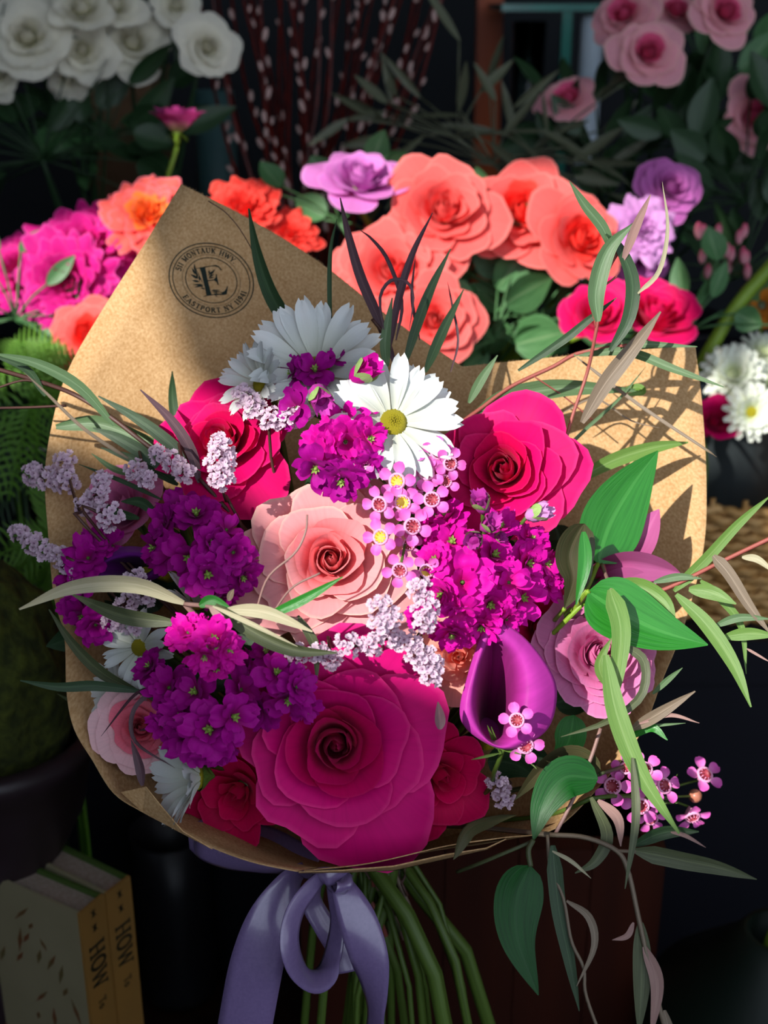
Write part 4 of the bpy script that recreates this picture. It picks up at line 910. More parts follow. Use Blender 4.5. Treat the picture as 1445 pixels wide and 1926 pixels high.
branch('willow_branch', 'dark twig with green blades crossing the left edge of the paper', 'greenery', (345, 890, .535),
   [([(215,800),(150,728),(70,684),(-15,664)], 22, 'willow', .545, .53, dict(prof='lance')), ([(85,745),(50,695),(-15,668)], 15, 'willowd', .545, .54),
    ([(105,803),(180,797),(255,822),(318,842)], 32, 'willow', .56, .555, dict(fold=.4)), ([(365,875),(325,838),(262,790),(185,745)], 24, 'willowd', .535, .54),
    ([(375,908),(360,850),(322,790),(264,733)], 22, 'purple', .53, .53), ([(345,905),(285,862),(225,826),(175,805)], 26, 'willowd', .54, .545), ([(335,912),(270,872),(190,842)], 20, 'willowd', .542, .55),
    ([(262,895),(215,882),(172,853)], 12, 'willow', .55, .56), ([(305,940),(230,905),(148,873)], 9, 'willowd', .535, .54), ([(295,968),(265,945),(228,943)], 20, 'willowd', .53, .535), ([(262,975),(225,965),(190,945)], 16, 'willowd', .53, .535), ([(250,868),(160,808),(90,742),(45,700)], 7, 'taupe', .548, .535, BL_)],
   [([(345,890,.535),(270,832,.54),(205,782,.545),(140,742,.548),(75,718,.545),(-20,690,.54)], 1.0), ([(125,763,.548),(60,766,.545),(-20,768,.54)], .6), ([(75,720,.545),(40,716,.543),(-20,735,.54)], .5), ([(375,900,.53),(420,950,.53),(465,1000,.53)], .9)], 'brown')
branch('willow_branch', 'long pale olive blade bent over the left side, with dark leaves trailing to the centre', 'greenery', (348, 1136, .475),
   [([(346,1134),(255,1100),(140,1104),(36,1146)], 34, 'pale', .472, .47, dict(prof='lance', roll=.3)), ([(330,1172),(230,1158),(135,1118)], 30, 'olive', .482, .49),
    ([(405,1138),(470,1185),(550,1222),(634,1228)], 30, 'olive', .462, .458, dict(fold=.5)), ([(428,1146),(500,1152),(588,1188)], 26, 'pale', .462, .46), ([(400,1140),(470,1172),(560,1216)], 10, 'pale', .459, .456),
    ([(500,1160),(570,1128),(645,1085)], 20, 'ruscus', .463, .458), ([(395,1142),(425,1180),(434,1238)], 18, 'pinkl', .46, .455), ([(560,1158),(592,1215),(596,1285)], 19, 'olive', .468, .47, dict(twist=.8)),
    ([(375,1140),(400,1130),(440,1150)], 22, 'ruscus', .466, .464), ([(430,1130),(434,1118),(440,1108)], 12, 'taupe', .466, .464)],
   [([(348,1136,.472),(400,1142,.465),(450,1160,.463),(500,1160,.464),(560,1165,.466)], .9), ([(482,1148,.463),(505,1085,.460),(555,1040,.458),(575,1000,.458),(578,968,.458)], .45), ([(515,1150,.463),(550,1105,.46),(602,1078,.458)], .4)], 'pinkl', down=True)
branch('willow_branch', 'dull green blades poking out low at the left edge of the paper', 'greenery', (262, 1300, .515),
   [([(262,1302),(195,1268),(140,1215),(92,1146)], 22, 'olive', .515, .53), ([(265,1300),(180,1290),(110,1292),(38,1280)], 20, 'willowd', .512, .51), ([(215,1350),(165,1335),(108,1305)], 14, 'olive', .53, .55),
    ([(298,1290),(252,1335),(255,1395),(330,1445)], 9, 'purple', .49, .485, dict(prof='blade')), ([(268,1478),(262,1440),(247,1392)], 18, 'purple', .478, .482), ([(290,1290),(250,1310),(190,1385)], 6, 'purple', .49, .50), ([(828,1372),(828,1350),(824,1320)], 20, 'purple', .462, .462), ([(305,1330),(285,1365),(262,1375)], 9, 'purple', .49, .495)],
   [([(262,1300,.515),(300,1295,.512),(340,1300,.512)], .7)], 'olive')

# scattered fill: dark leaves added to darken the gaps between blooms
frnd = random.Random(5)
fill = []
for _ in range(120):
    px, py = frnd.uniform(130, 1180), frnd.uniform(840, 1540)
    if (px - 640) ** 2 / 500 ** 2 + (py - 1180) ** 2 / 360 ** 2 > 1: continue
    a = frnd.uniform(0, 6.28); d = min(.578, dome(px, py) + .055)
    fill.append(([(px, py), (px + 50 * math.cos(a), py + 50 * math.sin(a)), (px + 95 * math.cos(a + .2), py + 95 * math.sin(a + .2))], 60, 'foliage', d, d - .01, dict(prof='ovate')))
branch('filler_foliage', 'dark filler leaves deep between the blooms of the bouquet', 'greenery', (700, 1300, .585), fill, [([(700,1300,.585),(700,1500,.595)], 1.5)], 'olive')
# ================================================================== the room
def wood(name, a, b, rough=.5, sc_=6, stretch=(1, 1, .08)):
    return plain(name, a, rough, b, sc_ * 6, .0004, stretch=stretch, detail=6)
M_floor = wood('dark_floor_boards', '1C120C', '2A1C14', .6, 4, (.1, 1, 1))
M_wall = plain('dark_wall_paint', '0C1014', .8, '141A20', 3)
M_wallw = plain('side_wall_paint', '1A1614', .8, '24201C', 3)
M_ceil = plain('ceiling_paint', '2A2826', .9, '343230', 3)
M_navy = plain('navy_panel', '0A0C16', .6, '0E101C', 5)
M_tableb = wood('dark_table_wood', '1E0F08', '2E180E', .45)
M_crate = wood('red_brown_wood', '2C0E06', '3C1609', .5, 5)
M_post = wood('orange_brown_post', '8C3808', 'A8480C', .45)
def struct(name, m, mat, flat=True):
    o = put(name, m, mat, flat=flat); o['kind'] = 'structure'; return o
XL, XR, YF, YB, ZC = -3.3, 3.3, -.45, 2.05, 3.1
m = M(); m.box((0, (YB + YF) / 2, -.02), (XR - XL, YB - YF, .04)); struct('floor', m, M_floor)
m = M(); m.box((0, (YB + YF) / 2, ZC + .02), (XR - XL, YB - YF, .04)); struct('ceiling', m, M_ceil)
m = M(); m.box((0, YB + .03, ZC / 2), (XR - XL, .06, ZC)); struct('wall_back', m, M_wall)
m = M(); m.box((XL - .03, (YB + YF) / 2, ZC / 2), (.06, YB - YF, ZC)); struct('wall_left', m, M_wallw)
m = M(); m.box((XR + .03, (YB + YF) / 2, ZC / 2), (.06, YB - YF, ZC)); struct('wall_right', m, M_wallw)

# unseen wall added behind the viewer, its openings cut to shape the sun patches
SUNL = (CD(.5, -.275, -.81))            # the way sunlight travels
def on_front(px, py, d):
    p = P(px, py, d); t = (p.y - YF) / SUNL.y; q = p - SUNL * t; return (q.x, q.z)
LITS = [
  # sunlight on the bouquet
  [(-250,330,.57),(20,330,.57),(268,330,.59),(262,440,.59),(300,560,.59),(330,700,.585),(440,745,.53),(600,760,.53),(690,690,.51),(730,640,.53),(850,650,.57),(880,300,.57),(880,-200,.57),(1700,-200,.57),(1700,1590,.49),
   (1010,1590,.49),(905,1500,.482),(840,1345,.476),(735,1300,.476),(600,1275,.48),(300,1262,.50),(300,1160,.49),(-60,1180,.47),(-60,1065,.47),(300,1070,.475),(440,1120,.48),(470,985,.49),(420,900,.53),(330,860,.535),(250,900,.56),(110,850,.565),(-250,820,.57)],
  # sunlight on the buckets of flowers behind
  [(-300,430,.95),(60,385,.95),(215,330,.95),(240,30,.95),(400,30,.95),(400,300,.95),(560,270,.95),(600,225,.95),(790,225,.95),(860,270,.95),(1050,270,.95),(1140,330,.95),(1300,280,1.0),(1330,380,1.0),(1270,520,.95),(1330,640,.95),(1400,780,.95),(-300,780,.95)],
]
cu = bpy.data.curves.new('front', 'CURVE'); cu.dimensions = '2D'; cu.fill_mode = 'BOTH'; cu.extrude = .012
def spl(pts):
    s = cu.splines.new('POLY'); s.points.add(len(pts) - 1)
    for i, (x, z) in enumerate(pts): s.points[i].co = (x, z, 0, 1)
    s.use_cyclic_u = True
spl([(XL, 0), (XR, 0), (XR, ZC), (XL, ZC)])
for l in LITS: spl([on_front(*q) for q in l])
FILL_WIN = [(max(on_front(*q)[0] for l in LITS for q in l) + .06, 1.15, 2.9, 2.95)]; print('WIN', FILL_WIN)  # unseen framed opening, added to let in sky fill from the front
for x0, z0, x1, z1 in FILL_WIN: spl([(x0, z0), (x1, z0), (x1, z1), (x0, z1)])
tmp = bpy.data.objects.new('tmp', cu); COL.objects.link(tmp)
tmp.matrix_world = Matrix.Translation((0, YF, 0)) @ Matrix.Rotation(PI / 2, 4, 'X')
dg = bpy.context.evaluated_depsgraph_get(); me = bpy.data.meshes.new_from_object(tmp.evaluated_get(dg)); me.transform(tmp.matrix_world)
bpy.data.objects.remove(tmp)
wf = bpy.data.objects.new('wall_front', me); COL.objects.link(wf); me.materials.clear(); me.materials.append(M_wallw); wf['kind'] = 'structure'
for x0, z0, x1, z1 in FILL_WIN:
    m = M()
    for xx in (x0, (x0 + x1) / 2, x1): m.box((xx, YF, (z0 + z1) / 2), (.05, .05, z1 - z0 + .05))
    for zz in (z0, z1): m.box(((x0 + x1) / 2, YF, zz), (x1 - x0 + .05, .05, .05))
    struct('window_1', m, M_post)

# display table, raised bench
tb = empty('display_table', (0, .62, 0)); tag(tb, 'low dark wooden display table carrying the bouquet stems and the books', 'table')
m = M(); m.box((0, .42, SHELF - .02), (1.6, .90, .04)); put_world('table_top', m, M_tableb, tb, flat=True)
for x in (-.74, .74):
    for y in (.05, .80):
        m = M(); m.box((x, y, (SHELF - .04) / 2), (.06, .06, SHELF - .04)); put_world('leg', m, M_tableb, tb, flat=True)
bn = empty('display_bench', (0, 1.4, 0)); tag(bn, 'tall navy display bench behind, carrying the buckets of flowers', 'bench')
m = M(); m.box((0, 1.41, TIER - .02), (2.4, 1.0, .04)); put_world('bench_top', m, M_navy, bn, flat=True)
m = M(); m.box((0, .93, (TIER - .04) / 2), (2.4, .03, TIER - .04)); put_world('front_panel', m, M_navy, bn, flat=True)
for x in (-1.17, 1.17):
    m = M(); m.box((x, 1.42, (TIER - .04) / 2), (.04, .95, TIER - .04)); put_world('side_panel', m, M_navy, bn, flat=True)

# red-brown crate behind the stems
a = P(565, 1700, .84); b = P(1240, 1560, .84)
cr = empty('wooden_crate', (.06, a.y, SHELF)); tag(cr, 'red-brown wooden crate standing behind the hanging stems and leaves', 'crate')
x0, x1, zt = a.x, b.x, P(1000, 1552, .84).z; yf = P(1000, 1700, .84).y
nb = 5
for k in range(nb):
    w = (x1 - x0) / nb; m = M(); m.box((x0 + w * (k + .5), yf, (zt + SHELF) / 2), (w * .985, .014, zt - SHELF)); put_world('board', m, M_crate, cr, flat=True)
for sx in (x0 + .007, x1 - .007):
    m = M(); m.box((sx, yf + .09, (zt + SHELF) / 2), (.014, .166, zt - SHELF)); put_world('side', m, M_crate, cr, flat=True)
m = M(); m.box(((x0 + x1) / 2, yf + .18, (zt + SHELF) / 2), (x1 - x0, .014, zt - SHELF)); put_world('back', m, M_crate, cr, flat=True)
m = M(); m.box(((x0 + x1) / 2, yf + .09, SHELF + .02), (x1 - x0 - .03, .16, .012)); put_world('bottom', m, M_crate, cr, flat=True)

# ================================================================== two books at the lower left
M_cover = plain('cream_book_cover', '847C60', .55, '8C8468', 20); M_page = plain('book_pages', '98887C', .8, '887868', 400, stretch=(1, 1, 12)); M_green = plain('green_cover_edge', '3C5420', .6)
M_tan = plain('tan_spine', '946C34', .5, '8C6834', 30); M_let = plain('dark_spine_lettering', '2C2818', .6); M_mot = plain('printed_flowers', '5C5430', .6, '6C3C24', 60)
def book(spL, spR, front_left, label):
    """spL, spR: top corners of the spine as seen (px, py, d); front_left: far top corner of the cover"""
    A, B, Fp = P(*spL), P(*spR), P(*front_left)
    A.z = B.z = Fp.z = A.z
    ex = (B - A).normalized(); ey = (Fp - A); ey = (ey - ex * ey.dot(ex)); dep = .15; ey.normalize(); th = (B - A).length
    H = A.z - SHELF - .001; root = empty('book', Vector((A.x, A.y, SHELF))); tag(root, label, 'book', None)
    def pt(u, v, h): return A + ex * u + ey * v - Vector((0, 0, h))
    def bx(u0, u1, v0, v1, h0, h1):
        m = M(); q = [pt(u, v, h) for u in (u0, u1) for v in (v0, v1) for h in (h0, h1)]
        m.add(q, [(0, 1, 3, 2), (4, 6, 7, 5), (0, 4, 5, 1), (2, 3, 7, 6), (0, 2, 6, 4), (1, 5, 7, 3)]); return m
    c = .0022
    m = bx(0, c, .0, dep, 0, H); put_world('front_cover', m, M_cover, root, flat=True)
    m = bx(th - c, th, .0, dep, 0, H); put_world('back_cover', m, M_green, root, flat=True)
    m = bx(0, th, -c, 0, 0, H); sp = put_world('spine', m, M_tan, root, flat=True)
    m = bx(c, th - c, 0, dep - .004, .003, H - .003); put_world('pages', m, M_page, root, flat=True)
    m = M(); hh = th * .52
    def line(txt, h0, size, stretch=1.0):
        x = 0
        for ch in txt:
            w = GLY[ch][0]
            def f(gx, gy): return pt(th / 2 + (gy - .5) * size, -c - .0003, h0 + (x + gx) * size * stretch)
            glyph(m, ch, f, .17, .10); x += w
        return h0 + x * size * stretch
    h = .030
    m2 = M()
    for k in range(2):   # small motifs above the title
        for j in range(3):
            a = 1.0 + j * .5; p = pt(th * .5, -c - .0003, .006 + k * .010); e = ex * math.cos(a) * hh * .5 - Vector((0, 0, 1)) * math.sin(a) * hh * .35; n_ = Vector((0, 0, 1)).cross(ey) * .0008
            m.add([p - e, p + n_, p + e, p - n_], [(0, 1, 2, 3)])
    h = line('HOW', .026, hh * 1.1, 1.0); h = line('To', h + .008, hh * .55)
    put_world('spine_lettering', m, M_let, root, flat=True, under=sp)
    m = M(); r = random.Random(4)
    for k in range(70):   # printed plants on the cover
        v, h = r.uniform(.01, dep * .9), r.uniform(.01, .2); L_ = r.uniform(.006, .02); a = r.uniform(.8, 2.2); w = .0018
        p = pt(-.0003, v, h); e = ey * math.cos(a) * L_ - Vector((0, 0, 1)) * math.sin(a) * L_; n_ = ey * w
        m.add([p, p + e * .5 + n_, p + e, p + e * .5 - n_], [(0, 1, 2, 3)])
    put_world('cover_print', m, M_mot, root, flat=True)
    return root
book((145, 1718, .700), (190, 1680, .7158), (0, 1600, .7515), 'cream book with tan lettered spine, nearer of the two at the lower left')
book((195, 1680, .7158), (240, 1645, .7305), (35, 1545, .7777), 'cream book with green cover edge and tan spine, behind the nearer book')

# ================================================================== moss ball in its pot, ferns at the left
M_moss = plain('moss', '28300C', .95, '4C5418', 120, .003); M_pot = plain('dark_iron_pot', '241A1A', .45, '30242A', 20, .0003)
mc = P(-35, 1290, .72)
pot = empty('iron_pot', Vector((mc.x, mc.y, SHELF))); tag(pot, 'dark iron pot with a thick rolled rim at the left edge, holding the moss ball', 'pot')
zr = P(-20, 1450, .70).z; m = M(); R0 = .058
m.lathe([(.02, 0), (.045, .002), (.05, .02), (.03, .05), (.03, zr - SHELF - .09), (.05, zr - SHELF - .05), (R0, zr - SHELF - .012), (R0 + .006, zr - SHELF - .004), (R0 + .007, zr - SHELF + .004), (R0, zr - SHELF + .008), (R0 - .006, zr - SHELF), (R0 - .012, zr - SHELF - .03), (.01, zr - SHELF - .05)], 40)
m.v = [tuple(Vector(v) + Vector((mc.x, mc.y, SHELF))) for v in m.v]; put_world('pot_body', m, M_pot, pot)
mb = empty('moss_ball', Vector((mc.x, mc.y, zr + .01))); tag(mb, 'dark green moss ball sitting in the iron pot at the left edge', 'moss ball')
m = M(); m.ball((mc.x, mc.y, zr + .035), .054, 48, 32, (.92, .92, 1.35), bump=.10); put_world('moss', m, M_moss, mb)
def fern(px, py, d, n, ln, label, seed, mat='fern', arch=1.0, group=None, spread=(0, 6.28), base_z=None):
    root = empty('fern', P(px, py, d)); tag(root, label, 'fern', group); rnd = random.Random(seed); o = P(px, py, d)
    for k in range(n):
        a = rnd.uniform(*spread); L_ = ln * rnd.uniform(.7, 1.1); dirv = CD(math.cos(a), math.sin(a), rnd.uniform(.1, .7)); m = M()
        pts = [o + dirv * L_ * t - Vector((0, 0, .35 * arch * L_ * t * t)) for t in [i / 10 for i in range(11)]]; m.tube(pts, .0007, 4)
        for i in range(1, 13):
            t = i / 13; p = o + dirv * L_ * t - Vector((0, 0, .35 * arch * L_ * t * t)); S = dirv.cross(FW).normalized(); fl_ = L_ * .26 * math.sin(PI * (t * .85 + .12)) + .001
            for sg in (-1, 1):
                q = [p, p + (S * sg + dirv * .45) * fl_ * .5 - FW * .001, p + (S * sg + dirv * .7) * fl_]
                leaf_strip(m, q, L_ * .030, n=5, nu=3)
        put_world('frond', m, LM[mat], root)
    m = M(); bot = Vector((o.x, o.y + .01, TIER + .001 if o.y > .92 else SHELF + .001)); m.tube([o, bot], .002, 5); put_world('stem', m, LM[mat], root); return root
fern(60, 760, .88, 9, .075, 'feathery green fern at the left edge under the magenta roses', 1)
fern(5, 700, .92, 8, .07, 'feathery green fern at the far left edge, lit in spots', 2)
fern(100, 1010, .78, 8, .06, 'bright fern frond tuft beside the left edge of the paper', 3)
fern(60, 1120, .82, 9, .08, 'dark drooping fern behind the moss ball', 4, 'fern')
fern(40, 880, .90, 8, .07, 'shaded fern between the upper ferns and the bright tuft at the left', 5, 'foliage')

# ================================================================== flowers standing in buckets behind
M_bucket = plain('black_bucket', '1A1A1E', .4, '24242A', 10); M_zinc = plain('grey_zinc', '50585A', .5, '3C4446', 8, metal=.5); M_teal = plain('teal_pot', '3C5C5C', .5, '486C6C', 10)
BK = {}
def bucket(key, x, y, r, h, mat, label, z0=TIER, ribs=0, name='flower_bucket'):
    root = empty(name, Vector((x, y, z0))); tag(root, label, 'bucket'); m = M()
    m.lathe([(.001, .004), (r * .78, .002), (r * .80, .006), (r * .98, h - .008), (r * 1.04, h - .004), (r * 1.03, h), (r * .95, h - .003), (r * .76, .010), (.001, .008)], 64,
            ripple=(lambda a, i: .012 * math.sin(a * ribs)) if ribs else None)
    put('body', m, mat, root); BK[key] = (Vector((x, y, z0)), r, h)
    return root
q = P(120, 900, 1.0); bucket('left', q.x, 1.09, .085, .13, M_bucket, 'black flower bucket hidden behind the left edge of the paper, holding magenta and coral roses')
q = P(830, 900, 1.0); bucket('mid', q.x, 1.10, .10, .13, M_bucket, 'black flower bucket behind the bouquet, holding the coral roses')
bucket('willow', P(600, 600, 1.2).x, 1.34, .07, .16, M_bucket, 'tall black bucket holding the bundle of pussy willow')
bucket('white', P(120, 400, 1.15).x, 1.34, .085, .15, M_bucket, 'black bucket under the white roses at the left')
bucket('pink', P(1290, 500, 1.2).x, 1.36, .09, .16, M_bucket, 'black bucket under the dusty pink roses at the right')
bx_, by_ = P(1385, 900, 1.03).x, 1.075
bucket('right', bx_ + .01, by_, .066, .15, M_zinc, 'ribbed dark grey bucket at the right edge, holding the white chrysanthemums', z0=TIER, ribs=28)
brnd = random.Random(21)
def bstem(root, base, key, mat, r=.0022):
    o, rr, h = BK[key]; a = brnd.uniform(0, 6.28); t = brnd.uniform(0, .5)
    e = o + Vector((math.cos(a) * rr * t, math.sin(a) * rr * t, .012)); mid = o + Vector((math.cos(a) * rr * t * 1.2, math.sin(a) * rr * t * 1.2, h)); 
    c = base.lerp(mid, .6); c.z = lerp(base.z, mid.z, .6); m = M(); m.tube([base, base.lerp(mid, .5) + Vector((0, 0, .0)), mid.lerp(e, .3), e], r, 6, samples=12); put_world('stem', m, mat, root)
def brose(px, py, r, d, face, style, seed, mats, label, key, leaves=0, group=None, smat='stemb', flatten=1.0, cat='rose', name='rose'):
    root = rose(name, px, py, r, d, face, style, seed, mats, label, cat, group, smat=LM[smat], roll=seed * 1.3, flatten=flatten)
    base = root.matrix_world @ Vector((0, 0, -.40)); bstem(root, base, key, LM[smat])
    o, rr, h = BK[key]; top = o + Vector((0, 0, h))
    for k in range(leaves):
        t = brnd.uniform(.25, .6); p = base.lerp(top, t); v = CD(brnd.uniform(-1, 1), brnd.uniform(-.2, .8), brnd.uniform(-.2, .8)) * .045
        m = M(); leaf_strip(m, [p, p + v * .5, p + v - Vector((0, 0, .008))], .026, 'ovate', n=10, nu=5, roll=brnd.uniform(-.6, .6)); put_world('leaf', m, LM['rosel'], root)
    return root
C_, CR = PM['coral'], PM['coralr']
brose(838, 385, 122, .93, (.05, .25, 1), 'open', 31, C_, 'coral rose, pointed top petal, left of the two tallest coral roses', 'mid', 2)
brose(985, 388, 118, .95, (.0, .2, 1), 'open', 32, (CR, C_), 'coral rose with a deep heart, right of the two tallest coral roses', 'mid', 2)
brose(912, 380, 48, 1.0, (.0, .5, 1), 'cup', 33, C_, 'small coral rose squeezed between the two tall coral roses', 'mid', 1)
brose(1102, 445, 102, .94, (.35, .1, 1), 'open', 34, (CR, C_), 'coral rose beside the pale lilac carnation, behind the tall willow blades', 'mid', 2)
brose(735, 500, 112, .92, (-.1, .2, 1), 'open', 35, C_, 'coral rose behind the dark purple blades at the top centre', 'mid', 2)
brose(668, 520, 70, .95, (-.4, .2, 1), 'open', 36, (CR, C_), 'coral rose just above the edge of the stamped flap', 'mid', 1)
brose(820, 600, 92, .91, (.1, .0, 1), 'open', 37, C_, 'lower coral rose directly above the daisies', 'mid', 2)
brose(455, 380, 76, .97, (.0, .5, 1), 'ruffled', 38, CR, 'ruffled coral red bloom right of the tip of the paper', 'mid', 1)
brose(545, 430, 58, .98, (.2, .5, 1), 'ruffled', 39, CR, 'small red coral bloom in front of the willow stems', 'mid', 1)
brose(278, 395, 84, .95, (.1, .3, 1), 'ruffled', 40, (PM['orange'], PM['orangep']), 'ruffled orange and pink bloom left of the tip of the paper', 'left', 1)
brose(165, 622, 92, .90, (-.2, .4, 1), 'open', 41, (CR, C_), 'coral rose at the left, touching the paper edge below the magenta roses', 'left', 1)
brose(165, 450, 112, .95, (.1, .5, 1), 'ruffled', 42, PM['mag'], 'big ruffled magenta rose, upper right one of the magenta bunch at the left', 'left', 2)
brose(30, 490, 88, .96, (-.2, .5, 1), 'ruffled', 43, PM['mag'], 'ruffled magenta rose cut by the left edge of the picture', 'left', 1)
brose(120, 535, 100, .92, (-.1, -.2, 1), 'ruffled', 44, PM['mag'], 'ruffled magenta rose hanging lowest of the bunch at the left', 'left', 1)
brose(240, 500, 50, .97, (.3, .1, 1), 'low', 45, PM['cerise'], 'small dark crimson rose in shade between the magenta bunch and the paper', 'left', 1)
brose(1128, 592, 74, .90, (-.1, .3, 1), 'cup', 46, (PM['cerise'], PM['cerise']), 'bright cerise rose behind the crossing willow blades', 'mid', 2)
brose(1232, 592, 92, .92, (.1, .6, .8), 'cup', 47, PM['cerise'], 'dark cerise rose above the corner of the right paper flap', 'mid', 2)
brose(1345, 790, 52, .93, (-.1, .3, 1), 'cup', 48, PM['hot'], 'bright pink rose peeking out from behind the right edge of the paper', 'right', 0)
brose(680, 320, 96, .94, (.1, .75, .8), 'open', 49, PM['lilac'], 'single open lilac rose standing above the paper in front of the willow', 'mid', 2)
brose(333, 225, 60, 1.0, (.05, 1, .32), 'cup', 50, (PM['antique'], PM['antique']), 'single purple-pink rose seen from the side on a pale green stem above the paper tip', 'left', 0)
brose(1215, 425, 66, .96, (.3, .1, 1), 'ruffled', 51, PM['lilac2'], 'pale lilac ruffled carnation at the right of the coral roses', 'mid', 1, cat='carnation', name='carnation')
brose(1268, 345, 66, 1.0, (.3, .3, 1), 'classic', 52, PM['mauve'], 'mauve rose at the upper right, half in shade', 'mid', 1)
brose(1212, 490, 50, .98, (.2, -.3, 1), 'classic', 53, PM['mauve'], 'dark mauve rose below the pale lilac carnation', 'mid', 1)
for i, (px, py, r, f, sd_, lb) in enumerate([(1222, 92, 66, (0, .1, 1), 54, 'dusty pink rose with a deep pink heart facing the viewer at the upper right'), (1170, 20, 62, (-.4, .4, 1), 55, 'dusty pink rose cut by the top edge, left of the deep-hearted one'),
    (1275, 12, 56, (.1, .6, 1), 56, 'dusty pink rose cut by the top edge, above the deep-hearted one'), (1370, 15, 62, (.2, .2, 1), 57, 'dusty pink rose in the upper right corner'),
    (1425, 215, 66, (.3, -.1, 1), 58, 'dusty pink rose cut by the right edge of the picture'), (1065, 178, 56, (-.3, .5, 1), 59, 'dull pink rose in shade among the dark olive leaves')]):
    brose(px, py, r, 1.12 + .02 * (i % 3), f, 'classic', sd_, (PM['dustyin'], PM['dusty']), lb, 'pink', 2, group=None, smat='foliage')
for i, (px, py, r, f, lb) in enumerate([(45, 60, 82, (0, .1, 1), 'large white rose at the left end of the top edge'), (150, 90, 66, (0, -.1, 1), 'greenish white rose facing the viewer, second in the white bunch'),
    (250, 70, 78, (.3, .2, 1), 'white rose at the right side of the white bunch'), (150, 5, 66, (.1, .4, 1), 'white rose cut by the top edge, above the greenish one'), (215, 0, 60, (.3, .5, 1), 'white rose cut by the top edge at the right of the bunch'),
    (125, 155, 46, (-.1, -.7, .7), 'lowest white rose of the bunch, hanging petals'), (395, 85, 62, (.4, -.1, .8), 'white rose standing apart, right of the white bunch'), (-10, 140, 50, (-.2, -.3, 1), 'white rose at the left edge below the large one'),
    (330, 5, 46, (.2, .2, 1), 'dim white rose at the top edge between the bunch and the willow stems')]):
    brose(px, py, r, 1.15 + .02 * (i % 3), f, 'open' if i % 2 else 'classic', 60 + i, PM['white'], lb, 'white', 1, smat='foliage')

# pussy willow stems
CT = M(); CT.ball((0, 0, .5), .5, 8, 8, (.42, .42, 1.0)); CTM = CT.mesh('catkin')
M_cat = plain('silvery_catkin', 'D0B4AC', .6, 'B8948C', 300); M_scale = plain('red_willow_bark', '6A1C14', .35, '44100C', 60)
wr = random.Random(12); o, rr, h = BK['willow']
for k in range(30):
    tx = lerp(370, 870, (k + wr.uniform(-.4, .4)) / 29); top = P(tx, wr.uniform(-120, -10), 1.26 + wr.uniform(-.06, .10))
    a = wr.uniform(0, 6.28); e = o + Vector((math.cos(a) * rr * .6, math.sin(a) * rr * .6, .014)); nk = P(lerp(490, 690, (k + .5) / 30) + wr.uniform(-20, 20), 420, 1.24 + wr.uniform(-.03, .03))
    e = Vector((lerp(e.x, nk.x, .3), e.y, e.z))
    root = empty('pussy_willow_stem', e); tag(root, 'tall reddish pussy willow stem studded with silvery catkins, in the bundle behind the bouquet', 'willow stem', 'pussy willow stems in the tall bucket')
    pts = smooth([e, nk, nk.lerp(top, .5) + CD(wr.uniform(-1, 1), 0, 0) * .008, top], 26); m = M(); m.tube(pts, lambda t: .0024 - .0012 * t, 5); put_world('stem', m, M_scale, root)
    iv = root.matrix_world.inverted(); i = 8 + wr.randrange(2)
    while i < 25:
        p = pts[i]; T = (pts[i + 1] - pts[i]).normalized(); out = CD(wr.uniform(-1, 1), wr.uniform(-.3, .3), wr.uniform(-.3, 1)); ax = (T + out * .35).normalized(); L_ = wr.uniform(.008, .013)
        if wr.random() < .6: put('catkin', CTM, M_cat, root, iv @ (Matrix.Translation(p + out * .0025) @ ax.to_track_quat('Z', 'Y').to_matrix().to_4x4() @ Matrix.Scale(L_, 4)))
        i += wr.choice([1, 2, 2])

# dusky olive branches and dark foliage between the bunches
def spray(px, py, d, n, spread, ln, w, mat, label, seed, key, cat='foliage', up=1.0):
    root = empty('foliage_branch', P(px, py, d)); tag(root, label, cat); rnd = random.Random(seed); o = P(px, py, d); tips = []
    for k in range(n):
        a = rnd.uniform(PI * .5 - spread, PI * .5 + spread); c = o + CD(math.cos(a), math.sin(a) * up, rnd.uniform(-.4, .4)) * rnd.uniform(.2, 1) * ln * 2.0
        v = CD(math.cos(a + rnd.uniform(-.9, .9)), math.sin(a + rnd.uniform(-.9, .9)), rnd.uniform(-.5, .5)) * ln * rnd.uniform(.6, 1.1); m = M()
        leaf_strip(m, [c, c + v * .5, c + v], w * rnd.uniform(.7, 1.2), n=10, nu=5, roll=rnd.uniform(-1, 1)); put_world('leaf', m, LM[mat], root); tips.append(c)
    m = M()
    for c in tips: m.tube([o, o.lerp(c, .5) + UP * .003, c], .0008, 4, samples=5)
    put_world('twig', m, LM[mat], root); bstem(root, o, key, LM[mat], .0016); return root
